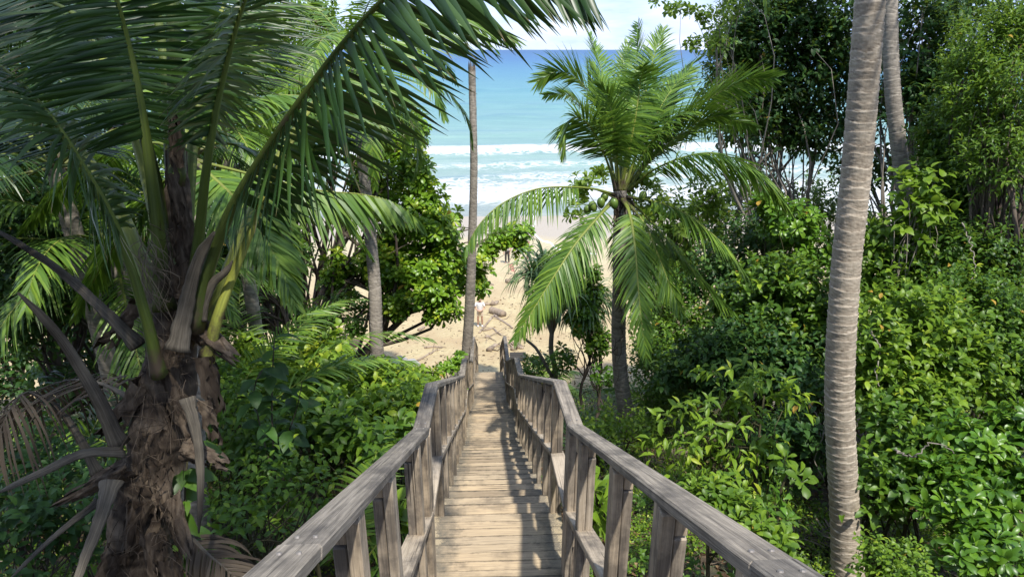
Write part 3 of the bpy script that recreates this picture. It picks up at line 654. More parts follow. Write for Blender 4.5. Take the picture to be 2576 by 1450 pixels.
# ------------------------------------------------------------------ palm fronds
def frond(root, path, leaf=0.6, n=70, t0=0.18, r0=0.022, w=0.042, droop=0.5, seed=0, roll=0.0, vee=0.25, mats=None, tint=(0.25, 0.85), cross=2, gap=0.0, name='frond', rtint=0.6, stalk_only=False, rmat=None, segs=5, ragged=0.12, az=None, hang=0.25, hn=0.3, swell=1.2):
    """a pinnate palm leaf: midrib tube and two rows of drooping leaflets, each tapering strip folded along its middle"""
    r = np.random.default_rng(seed + 1000); org = np.array(root.location)
    m = 42; p = catmull(path, m); T = tangents(p)
    d = p[-1] - p[0]; d[2] = 0
    if az is not None: d = np.array([math.cos(az), math.sin(az), 0.0])
    if np.linalg.norm(d) < 1e-3: d = np.array([0.3, -1, 0.0])
    d = d / np.linalg.norm(d); Bc = np.cross(d, [0, 0, 1.0])
    B = unit(Bc[None] - T * (T @ Bc)[:, None]); N = np.cross(B, T)
    if roll:
        tw = np.linspace(0.3, 1, m) * roll
        B, N = B * np.cos(tw)[:, None] + N * np.sin(tw)[:, None], N * np.cos(tw)[:, None] - B * np.sin(tw)[:, None]
    mb = MB()
    tt = np.linspace(0, 1, m)
    rad = r0 * (1 - 0.93 * tt) * (1 + swell * np.exp(-tt / 0.06)); tube(mb, p, rad, 8, np.clip(rtint + 0.3 * tt, 0, 1), 0, True, 0.62, N[0])
    stem = mb
    lf = MB()
    if not stalk_only:
        tpos = t0 + (1 - t0) * (np.arange(n) + 0.5) / n
        for s in (-1, 1):
            t = np.clip(tpos + r.normal(0, 0.25 / n, n), t0, 0.998)
            keep = r.random(n) > gap * (1 - t)
            t = t[keep]; k = len(t); x = (t - t0) / (1 - t0)
            g = lambda A: np.stack([np.interp(t, tt, A[:, c]) for c in range(3)], 1)
            c0, Tt, Bt, Nt = g(p), unit(g(T)), unit(g(B)), unit(g(N))
            Ll = leaf * (np.clip(0.45 + 2.4 * x, 0, 1) * np.clip(1.18 - 0.95 * x ** 1.6, 0.12, 1)) * (1 + ragged * r.normal(size=k))
            ang = np.radians(lerp(68, 26, x ** 1.1)) + r.normal(0, 0.06, k); ve = vee + r.normal(0, 0.33 * hn, k)
            D = Tt * np.cos(ang)[:, None] + (s * Bt * np.cos(ve)[:, None] + Nt * np.sin(ve)[:, None]) * np.sin(ang)[:, None]
            D = unit(D - np.array([0, 0, 1.0]) * (hang * (1 + hn * r.uniform(-1, 1, k)))[:, None])
            wv = unit(Tt - D * (Tt * D).sum(1, keepdims=True) + 0.18 * r.normal(size=(k, 3)))
            q = c0 + Nt * 0.004; rows = []; dr = droop * (0.8 + 0.5 * r.random(k)) * np.clip(Ll / leaf, 0.3, 1)
            prof = np.interp(np.linspace(0, 1, segs + 1), [0, 0.12, 0.4, 0.75, 1], [0.55, 0.95, 1.0, 0.62, 0.04])
            uvs = []; dd = D.copy()
            for j in range(segs + 1):
                wd = w * prof[j] * (0.85 + 0.3 * r.random(k)) * 0.5
                nn = np.cross(dd, wv)
                lift = 0.32 * wd
                A = q - wv * wd[:, None]; C = q + wv * wd[:, None]; M = q + nn * (lift * (-1))[:, None] * np.sign((nn * np.array([0, 0, 1.])).sum(1) + 1e-6)[:, None] * -1
                rows.append(np.stack([A, M, C] if cross == 3 else [A, C], 1))
                uvs.append(np.full((k, cross), j / segs))
                if j < segs:
                    dd = unit(dd + np.array([0, 0, -1.0]) * (dr * (0.25 + 1.15 * (j / segs)) * 2.0 / segs)[:, None] + 0.03 * r.normal(size=(k, 3)))
                    q = q + dd * (Ll / segs)[:, None]
                    wv = unit(wv - dd * (wv * dd).sum(1, keepdims=True))
            V = np.stack(rows, 1)                                       # k, segs+1, cross, 3
            per = (segs + 1) * cross
            i = np.arange(segs)[:, None] * cross; c = np.arange(cross - 1)[None]
            f = np.stack([i + c, i + c + 1, i + cross + c + 1, i + cross + c], -1).reshape(-1, 4)
            F = (f[None] + (np.arange(k) * per)[:, None, None]).reshape(-1, 4)
            tn = np.clip(r.uniform(tint[0], tint[1], k), 0, 1)
            U = np.stack(uvs, 1).reshape(-1); endj = np.repeat(r.uniform(-0.10, 0.06, k), per)
            lf.add(V.reshape(-1, 3), F, np.repeat(tn, per), 0, np.stack([np.clip(U + endj * (U > 0.5), 0, 1), U * 0], 1))
    mt = mats or G_FROND
    if stalk_only:
        return link(name, stem.mesh(name, rmat or M_PETIOLE, True, org), root)
    o = link(name, lf.mesh(name, mt, True, org), root)
    link('midrib', stem.mesh('midrib', rmat or M_PETIOLE, True, org), o)
    return o
def arc_path(base, az, length, rise, sag, n=6):
    """path of a frond that leaves the crown at an angle and bends over"""
    base = np.array(base, float); pts = []; a = rise; q = base.copy(); dirh = np.array([math.cos(az), math.sin(az), 0])
    st = length / (n * 3)
    for k in range(n * 3 + 1):
        if k % 3 == 0: pts.append(q.copy())
        q = q + (dirh * math.cos(a) + np.array([0, 0, 1.0]) * math.sin(a)) * st
        a -= sag / (n * 3) * (0.5 + 1.0 * k / (n * 3)) 
    return pts
# ------------------------------------------------------------------ the palms
def part(root, mb, name, mats, smooth=True, label=None):
    return link(name, mb.mesh(name, mats, smooth, np.array(root.location)), root, label=label)
def PP(*a): return [P(*k) for k in a]

# 1. the big coconut palm on the left, close to the camera
def big_palm():
    base = P(330, 1760, 4.1); base.z = gz(base.x, base.y) - 0.1
    root = thing('coconut_palm', tuple(base), 'large dark coconut palm with ragged brown fibre trunk leaning over the stairs', 'palm tree', 'coconut palms')
    r = np.random.default_rng(5)
    tp = [base, P(345, 1450, 3.95), P(395, 1150, 3.85), P(430, 900, 3.8), P(452, 640, 3.8), P(448, 500, 3.8), P(443, 380, 3.8)]
    mb = MB(); p = catmull(tp, 70)
    rad = np.interp(np.linspace(0, 1, 70), [0, .35, .55, .70, .80, 0.90, 1], [0.19, 0.178, 0.168, 0.145, 0.10, 0.075, 0.055]) 
    p = catmull(tp, 150); tube(mb, p, np.interp(np.linspace(0, 1, 150), np.linspace(0, 1, 70), rad) * (1 + .05 * np.sin(np.linspace(0, 95, 150))), 36, np.random.default_rng(3).uniform(0.1, 0.9, 150), 0, True, 1.0, (0, -1, 0), 0.045); part(root, mb, 'trunk', M_FIBRE)
    # torn leaf-base sheaths wrapped round the trunk
    def flap(c, along, outv, L, W, curl, seed, mat=M_FIBRE, name='fibre_sheath'):
        q = np.random.default_rng(seed); c = np.array(c); along = unit(np.array(along, float)); outv = np.array(outv, float); outv = unit(outv - along * (along @ outv)); side = np.cross(along, outv)
        nu, nv = 13, 9; V = []; tn = []
        top = 1 + 0.35 * q.random(nu)
        for j in range(nv):
            for i in range(nu):
                u = i / (nu - 1) - 0.5; v = j / (nv - 1)
                wq = W * (1 - 0.55 * v ** 2 + 0.08 * q.normal()); th = u * 2.6
                o = outv * (curl * v ** 2 * L + 0.045 * math.cos(u * 3)) + side * math.sin(th * 0.5) * wq + along * (v * L * (top[i] if v > 0.6 else 1)) - outv * abs(u) * W * 0.5 + outv * 0.012 * q.normal()
                V.append(c + o); tn.append(0.25 + 0.5 * q.random())
        F = [(j * nu + i, j * nu + i + 1, (j + 1) * nu + i + 1, (j + 1) * nu + i) for j in range(nv - 1) for i in range(nu - 1) if not (j > 4 and q.random() < 0.16)]
        m2 = MB(); m2.add(V, np.array(F), np.array(tn)); part(root, m2, name, mat)
    def at_trunk(py, side_px, d=3.65):
        cx = np.interp(py, [280, 470, 640, 900, 1150, 1450, 1760], [440, 448, 452, 430, 395, 345, 330]); return P(cx + side_px, py, d)
    X = np.array(cam.rotation_euler.to_matrix() @ Vector((1, 0, 0))); Z = np.array((0, 0, 1.0)); Fv = np.array((0, -1.0, 0.1))
    k = 0
    for (py, sx, ax, ou, L, W, cu) in [
        (960, -70, -Z - 0.5 * X, -X + 0.6 * Fv, .38, .13, .35), (900, -20, -Z + 0.1 * X, Fv, .34, .16, .25), (820, 45, -Z * 0.6 + X * 0.7, Fv + X * .4, .30, .14, .4), (890, 85, -Z, X + 0.3 * Fv, .34, .12, .1),
        (1010, 30, -Z + 0.25 * X, Fv, .30, .14, .3), (1080, -30, -Z - 0.2 * X, Fv, .36, .16, .3), (1130, 60, X + -Z * 0.35, Fv + .5 * X, .26, .14, .3), (1170, -60, -X * .9 - Z * .5, Fv - X * .6, .42, .13, .35),
        (1160, 0, -Z, Fv, .30, .15, .35), (1250, 40, -Z + .2 * X, Fv + X * .2, .34, .13, .3), (1260, -30, -Z - .3 * X, Fv, .36, .14, .25), (1330, 10, -Z, Fv, .34, .16, .3),
        (1380, -70, -Z - .4 * X, Fv - X * .5, .34, .14, .3), (1400, 60, -Z + .1 * X, Fv + X * .4, .32, .14, .25), (740, 10, Z + .1 * X, Fv, .28, .15, .12), (640, 10, Z * .9 + .1 * X, Fv, .26, .13, .10),
        (560, 5, Z, Fv, .30, .10, .06), (420, 0, Z + .1 * X, Fv, .30, .08, .05), (760, -95, -Z * .8 - X * .5, -X + Fv, .30, .10, .3), (1000, 95, -Z, X + .2 * Fv, .26, .10, .15)]:
        k += 1; flap(at_trunk(py, sx), ax, ou, L * .85, W * .8, cu * .8, 40 + k)
    # loose hairs of fibre
    mb = MB()
    for _ in range(260):
        py = r.uniform(560, 1440); s = at_trunk(py, r.uniform(-75, 75), r.uniform(3.58, 3.7)); s = np.array(s)
        e = s + np.array([r.normal(0, .07), r.normal(-.04, .05), r.normal(-.05, .08)]); tube(mb, catmull([s, (s + e) / 2 + r.normal(0, .02, 3), e], 4), 0.0016, 3, r.random(), 0, False)
    part(root, mb, 'fibre_hair', M_FIBRE)
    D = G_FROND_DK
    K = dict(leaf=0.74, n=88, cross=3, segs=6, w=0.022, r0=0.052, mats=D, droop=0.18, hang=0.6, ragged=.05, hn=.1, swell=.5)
    F = lambda pts, **kw: frond(root, PP(*pts), **{**K, **kw})
    F([(492, 830, 3.62), (520, 690, 3.55), (585, 520, 3.45), (700, 335, 3.3), (860, 115, 3.1), (1010, -40, 2.95), (1170, -105, 2.85), (1330, -100, 2.8), (1470, -30, 2.75)], seed=1, t0=0.25, droop=0.10, hang=0.80, leaf=0.92, n=74, vee=0.0, roll=0.0, rtint=0.15, w=0.031)
    F([(505, 860, 3.75), (560, 720, 3.85), (640, 520, 4.1), (760, 300, 4.5), (930, 110, 5.0), (1120, 40, 5.4), (1290, 90, 5.7)], seed=2, t0=0.36, droop=0.32, rtint=0.75, mats=G_FROND)
    F([(470, 800, 3.68), (500, 600, 3.6), (520, 420, 3.5), (560, 200, 3.4), (640, -60, 3.2), (780, -260, 3.0)], seed=3, t0=0.44, rtint=0.35)
    F([(415, 780, 3.68), (395, 560, 3.6), (365, 330, 3.5), (325, 120, 3.4), (260, -90, 3.2), (150, -230, 3.1)], seed=4, t0=0.46, rtint=0.30)
    F([(400, 940, 3.58), (365, 790, 3.45), (300, 590, 3.3), (215, 430, 3.15), (100, 260, 3.0), (-60, 130, 2.9), (-260, 110, 2.8)], seed=5, t0=0.40, droop=0.25, rtint=0.28, leaf=0.8, roll=-0.2)
    F([(410, 820, 3.8), (350, 640, 3.95), (270, 470, 4.2), (150, 320, 4.5), (0, 230, 4.9), (-160, 220, 5.2)], seed=6, t0=0.42, rtint=0.65)
    F([(462, 700, 3.85), (475, 480, 4.0), (500, 250, 4.2), (560, 20, 4.5), (680, -170, 4.8)], seed=7, t0=0.44, rtint=0.5)
    F([(430, 720, 3.88), (385, 500, 4.05), (320, 280, 4.3), (220, 90, 4.6), (60, -40, 4.9), (-120, -60, 5.2)], seed=8, t0=0.42, rtint=0.7)
    F([(425, 690, 3.7), (385, 430, 3.75), (310, 190, 3.8), (180, 30, 3.8), (0, 0, 3.8), (-180, 120, 3.8)], seed=9, t0=0.44, rtint=0.12, droop=0.3)
    F([(448, 620, 3.8), (432, 380, 3.85), (410, 120, 3.95), (350, -120, 4.1), (230, -280, 4.3)], seed=10, t0=0.5, rtint=0.4)
    F([(520, 900, 3.7), (560, 760, 3.62), (640, 560, 3.6), (700, 420, 3.6), (760, 330, 3.7), (860, 290, 3.8), (960, 330, 3.9)], seed=12, t0=0.42, leaf=0.5, droop=0.4, rtint=0.9, n=34)
    # the closed spear in the middle
    mb = MB(); tube(mb, catmull(PP((447, 470, 3.78), (441, 250, 3.76), (434, 0, 3.76), (428, -160, 3.8)), 20), np.linspace(0.062, 0.034, 20), 10, 0.3, 0, True, 0.8); part(root, mb, 'spear_leaf', M_PETIOLE)
    # dead grey stalks
    def stalk(pts, r0, nm='dead_stalk', rag=True):
        m2 = MB(); q = catmull(PP(*pts), 26); tube(m2, q, r0 * np.interp(np.linspace(0, 1, 26), [0, .08, .3, .85, 1], [1.5, 1.1, .85, .5, .12]), 10, 0.5 + 0.3 * np.sin(np.linspace(0, 9, 26)), 0, True, 0.42, (0.3, -0.4, 1), 0.10); part(root, m2, nm, M_STUB)
    stalk([(300, 1120, 3.62), (250, 1010, 3.5), (180, 890, 3.35), (110, 800, 3.2), (45, 735, 3.1)], 0.040)
    stalk([(305, 1135, 3.60), (210, 1140, 3.4), (110, 1185, 3.2), (-20, 1245, 3.05)], 0.034)
    stalk([(280, 1210, 3.55), (250, 1310, 3.4), (215, 1400, 3.3), (180, 1500, 3.2)], 0.042)
    stalk([(350, 870, 3.62), (250, 770, 3.6), (150, 680, 3.6), (60, 620, 3.55), (-40, 560, 3.5)], 0.036)
    stalk([(445, 880, 3.52), (470, 760, 3.5), (500, 650, 3.45), (540, 582, 3.4)], 0.050)
    stalk([(500, 800, 3.6), (530, 720, 3.55), (570, 680, 3.5), (585, 655, 3.48)], 0.036)
    stalk([(470, 1000, 3.5), (495, 1090, 3.48), (505, 1200, 3.5), (500, 1340, 3.55)], 0.030)
    stalk([(250, 1260, 3.7), (170, 1320, 3.6), (90, 1390, 3.5), (20, 1460, 3.4)], 0.022)
    stalk([(245, 1190, 3.85), (200, 1100, 3.9), (150, 1030, 3.95), (118, 1000, 4.0)], 0.028)
    frond(root, PP((118, 1000, 4.0), (80, 985, 3.9), (45, 1000, 3.8), (10, 1060, 3.7), (-20, 1140, 3.65)), leaf=0.62, n=20, t0=0.02, w=0.015, tint=(0,.5), droop=2.2, seed=31, mats=G_DEAD, cross=2, r0=0.012, rmat=M_STUB, name='dead_frond', segs=7)
    frond(root, PP((330, 1000, 3.75), (240, 960, 3.9), (150, 960, 4.0), (60, 1010, 4.1), (-30, 1090, 4.2)), leaf=0.7, n=40, t0=0.1, w=0.018, tint=(0,.45), droop=1.6, seed=32, mats=G_DEAD, cross=2, r0=0.014, rmat=M_STUB, name='dead_frond', segs=7)
    frond(root, PP((470, 1340, 3.8), (520, 1390, 3.8), (580, 1440, 3.75), (640, 1500, 3.7)), leaf=0.5, n=34, t0=0.05, w=0.018, tint=(0,.4), droop=1.2, seed=33, mats=G_DEAD, cross=2, r0=0.014, rmat=M_STUB, name='dead_frond', segs=6)
    # shrivelled flower strings
    mb = MB()
    for _ in range(40):
        s = np.array(P(r.uniform(340, 380), r.uniform(560, 700), 3.5)); L = r.uniform(.15, .4)
        tube(mb, catmull([s, s + (r.normal(.03, .05), r.normal(0, .04), -L * .3), s + (r.normal(.05, .07), r.normal(0, .05), -L)], 8), 0.0022, 3, 0.8, 0, False)
    part(root, mb, 'dry_flower_string', G_DEAD)
big_palm()

# 2. pale ringed trunks
def bare_trunk(name, pts, rad, label, ring=0.11, amp=0.06, flare=None, mat=M_PTRUNK, seed=1, group='coconut palms', seg=28, per=7, crown=None, tilt=0.35, base_on_ground=True):
    b = Vector(pts[0])
    root = thing(name, tuple(b), label, 'palm tree', group)
    mb = MB(); ringed_trunk(mb, pts, rad, ring, amp, seg, per, seed, flare, tilt); part(root, mb, 'trunk', mat)
    return root
b = on_ground(2142, 1480); dd = -(CM.inverted() @ b).z
right = bare_trunk('coconut_palm', [(b.x, b.y, b.z - 0.15)] + PP((2126, 1300, dd - .12), (2112, 1000, dd - .55), (2126, 700, dd - .95), (2157, 400, dd - 1.3), (2189, 0, dd - 1.75), (2210, -260, dd - 2.0), (2220, -700, dd - 2.4)), [0.165, 0.158, 0.15, 0.142, 0.138, 0.132, 0.125, 0.12],
    'tall pale palm trunk with raised leaf scar rings standing nearest the right handrail', 0.098, 0.055, (0.55, 0.25), seed=7, tilt=0.2, seg=36, per=9)
for k in range(7):
    frond(right, arc_path(P(2220, -700, dd - 2.4), -1.3 + k * 0.42, 3.2, 1.0 - 0.16 * (k * 3 % 7), 1.9), leaf=0.62, n=54, seed=200 + k, r0=0.022, segs=4)
b2 = P(2300, 760, 13.2); b2.z = gz(b2.x, b2.y) - .15
tr2 = bare_trunk('coconut_palm', [tuple(b2)] + PP((2290, 640, 13), (2268, 430, 12.6), (2245, 220, 12.3), (2238, 0, 12.0), (2240, -300, 11.8)), [0.17, 0.16, 0.15, 0.14, 0.135, 0.13],
    'slightly curved grey palm trunk just behind the pale ringed one', 0.10, 0.05, seed=8, mat=M_PTRUNK2, seg=20, per=6)
for k in range(12):
    frond(tr2, arc_path(P(2240, -300, 11.8), k * 2.4 + 1, 3.4, 0.9 - 0.09 * k, 1.9), leaf=0.62, n=50, seed=230 + k, r0=0.022, segs=4)

# 3. slim dead trunk beside the lower flight
db = P(1174, 905, 19.9); db.z = gz(db.x, db.y) - 0.1
dead = bare_trunk('bare_palm_trunk', [tuple(db)] + PP((1174, 905, 19.95), (1181, 780, 19.4), (1188, 600, 18.7), (1192, 420, 18.1), (1190, 300, 17.8), (1187, 168, 17.5)), [0.165, 0.16, 0.15, 0.128, 0.108, 0.10, 0.098],
    'slim bare palm trunk without any crown rising beside the lowest handrail', 0.12, 0.03, seed=9, mat=M_PTRUNK2, seg=18, per=6)
rr = np.random.default_rng(3)
for _ in range(46):       # torn strips of rotten wood on its sides
    t = rr.random(); py = lerp(880, 190, t); px = np.interp(py, [168, 300, 420, 600, 780, 905], [1187, 1190, 1192, 1188, 1181, 1174]) + rr.uniform(-8, 9); d = np.interp(py, [168, 905], [17.35, 19.75])
    a = np.array(P(px, py, d)); mb = MB(); tube(mb, catmull([a, a + (rr.normal(0, .02), -0.02, -rr.uniform(.08, .3))], 4), [0.012, 0.016, 0.010, 0.003], 4, rr.random(), 0, True, 0.5); part(dead, mb, 'bark_strip', M_FIBRE)
for k in range(16):      # splintered rotten top
    a = k / 16 * 6.283; c = np.array(P(1187, 170, 17.5)) + np.array([math.cos(a) * .08, math.sin(a) * .08, -.15]); h = rr.uniform(.18, .42)
    mb = MB(); tube(mb, catmull([c, c + (math.cos(a) * .01, math.sin(a) * .01, h * .6), c + (rr.normal(0, .02), rr.normal(0, .02), h)], 5), [.03, .028, .022, .014, .003], 5, rr.random(), 0, True, .5); part(dead, mb, 'splinter', M_FIBRE)

# 4. the tall palm left of it with its crown up behind the big fronds
b4 = P(950, 905, 16.6); b4.z = gz(b4.x, b4.y) - 0.1
crown4 = P(893, 150, 15.6)
p4 = bare_trunk('coconut_palm', [tuple(b4)] + PP((948, 860, 16.5), (943, 720, 16.3), (928, 560, 16.1), (912, 400, 15.9), (901, 270, 15.7), (893, 150, 15.6)), [0.18, 0.165, 0.158, 0.148, 0.138, 0.128, 0.12],
    'straight grey palm trunk in front of the big leaved beach tree', 0.11, 0.05, seed=10, mat=M_PTRUNK2, seg=22, per=6)
for k in range(19):
    frond(p4, arc_path(tuple(crown4), k * 2.4 + 0.4, 3.7 + 0.4 * math.sin(k * 3.1), 1.15 - 0.09 * k, 1.7), leaf=0.75, n=76, seed=50 + k, r0=0.024, segs=4)

# 5. palm behind the big one: grey trunk, fronds reaching right
b5 = P(492, 1330, 6.9); b5.z = gz(b5.x, b5.y) - 0.15
c5 = P(480, 400, 6.6)
p5 = bare_trunk('coconut_palm', [tuple(b5)] + PP((490, 1250, 6.85), (486, 900, 6.75), (482, 600, 6.65), (480, 400, 6.6)), [0.15, 0.13, 0.12, 0.115, 0.11],
    'young coconut palm half hidden behind the ragged trunk with long fronds', 0.10, 0.05, seed=12, mat=M_PTRUNK2, seg=18, per=5)
K5 = dict(leaf=0.66, n=84, segs=5, r0=0.026)
frond(p5, [c5] + PP((560, 420, 6.5), (680, 450, 6.5), (800, 478, 6.6), (920, 490, 6.8), (1000, 515, 6.9), (1062, 565, 7.0)), seed=70, t0=0.15, droop=0.5, hang=.8, vee=-0.05, **K5)
frond(p5, [c5] + PP((540, 360, 6.7), (640, 380, 7.0), (760, 450, 7.3), (860, 540, 7.6), (930, 640, 7.8)), seed=71, droop=0.8, **K5)
frond(p5, [c5] + PP((530, 330, 6.5), (620, 260, 6.6), (740, 240, 6.8), (860, 270, 7.0), (970, 350, 7.2)), seed=72, droop=0.8, **K5)
frond(p5, [c5] + PP((530, 440, 6.3), (610, 520, 6.1), (690, 640, 6.0), (740, 760, 6.0)), seed=73, droop=0.6, **K5)
frond(p5, [c5] + PP((500, 250, 6.6), (560, 120, 6.7), (660, 30, 6.9), (790, 10, 7.1)), seed=74, droop=0.6, **K5)
frond(p5, [c5] + PP((400, 360, 6.8), (290, 380, 7.2), (170, 460, 7.6), (60, 580, 8.0)), seed=75, droop=0.7, **K5)
frond(p5, [c5] + PP((420, 450, 6.9), (330, 560, 7.3), (250, 680, 7.6), (190, 800, 7.8)), seed=76, droop=0.6, **K5)
frond(p5, [c5] + PP((450, 240, 6.9), (400, 100, 7.3), (300, 0, 7.8), (160, -30, 8.2)), seed=77, droop=0.6, **K5)

# 6. low young palms on the left
def low_palm(px, py, d, dirs, label, length=1.9, leaf=0.5, seed=0, mats=None, n=56, group='young trunkless palms'):
    b = P(px, py, d); b.z = gz(b.x, b.y)
    root = thing('young_palm', tuple(b), label, 'palm tree', group)
    mb = MB(); tube(mb, catmull([(b.x, b.y, b.z - 0.1), (b.x, b.y, b.z + 0.12), (b.x + .02, b.y, b.z + 0.3)], 8), [0.09, 0.1, 0.1, 0.09, 0.08, 0.07, 0.05, 0.03], 10, 0.5); part(root, mb, 'trunk', M_FIBRE)
    for k, (az, rise, sag, sc) in enumerate(dirs):
        frond(root, arc_path((b.x, b.y, b.z + 0.2), R(az), length * sc, R(rise), R(sag)), leaf=leaf * (0.6 + 0.4 * sc), n=n, seed=seed + k, r0=0.016, w=0.032, segs=4, t0=0.22, mats=mats or G_FROND)
    return root
low_palm(470, 1040, 9.0, [(20, 62, 95, 1.2), (-10, 50, 90, 1.1), (60, 66, 90, 1.2), (130, 60, 90, 1.1), (190, 55, 80, 1.1), (-45, 45, 80, 0.9), (95, 78, 60, 1.1)], 'young palm with yellowish fronds left of the tall grey trunk', 3.3, 0.6, 300)
low_palm(600, 1010, 12.0, [(10, 62, 95, 1.3), (-20, 50, 100, 1.2), (50, 70, 100, 1.2), (100, 75, 70, 1.2), (160, 60, 90, 1.1), (220, 55, 90, 1.0)], 'young palm reaching its fronds out before the dark leaning branch', 3.4, 0.6, 320)
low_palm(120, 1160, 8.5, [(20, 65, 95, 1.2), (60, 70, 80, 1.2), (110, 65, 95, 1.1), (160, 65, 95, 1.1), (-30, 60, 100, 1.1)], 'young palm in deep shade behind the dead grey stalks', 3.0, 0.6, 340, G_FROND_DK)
low_palm(880, 1420, 6.8, [(25, 60, 110, 1.0), (80, 66, 90, 1.0), (-20, 50, 110, 1.0), (150, 55, 100, 0.9)], 'small palm seedling just outside the left handrail', 1.9, 0.42, 360)
low_palm(1370, 905, 20.5, [(160, 60, 120, 1.0), (200, 45, 110, 0.9), (110, 66, 110, 1.0), (20, 60, 120, 1.0), (-30, 48, 110, 0.9), (65, 75, 90, 1.0)], 'small yellowish palm seedling beside the curved pandanus stem', 1.7, 0.42, 380)
low_palm(1680, 1050, 13.2, [(30, 66, 90, 1.0), (150, 60, 90, 1.0), (90, 78, 60, 1.0), (200, 55, 90, 0.8), (-20, 55, 90, 0.9)], 'small palm seedling right of the short palm trunk', 1.6, 0.4, 400)

def back_palm(px, py, d, label, seed, n=15, L=3.0, mats=None, gx=0):
    c = P(px, py, d); b = Vector((c.x + gx, c.y + .1, gz(c.x + gx, c.y + .1) - .1))
    root = bare_trunk('coconut_palm', [tuple(b), tuple(b.lerp(c, .5) + Vector((.05, 0, 0))), tuple(c)], [.15, .125, .11], label, .1, .05, seed=seed, mat=M_PTRUNK2, seg=16, per=5)
    for k in range(n): frond(root, arc_path(tuple(c), k * 2.4 + seed, L * (1 + .1 * math.sin(k * 3)), 1.2 - 1.5 * k / n, 1.6), leaf=.68, n=70, seed=seed * 10 + k, r0=.026, w=.028, segs=4, hang=.35, mats=mats)
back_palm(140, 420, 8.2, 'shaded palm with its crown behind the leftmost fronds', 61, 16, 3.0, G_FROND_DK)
back_palm(290, 640, 9.5, 'dim palm low behind the leaning dead stalk', 62, 14, 2.8)
back_palm(560, 320, 11.5, 'palm with bright feathery crown between ragged trunk and grey trunk', 63, 15, 2.3)
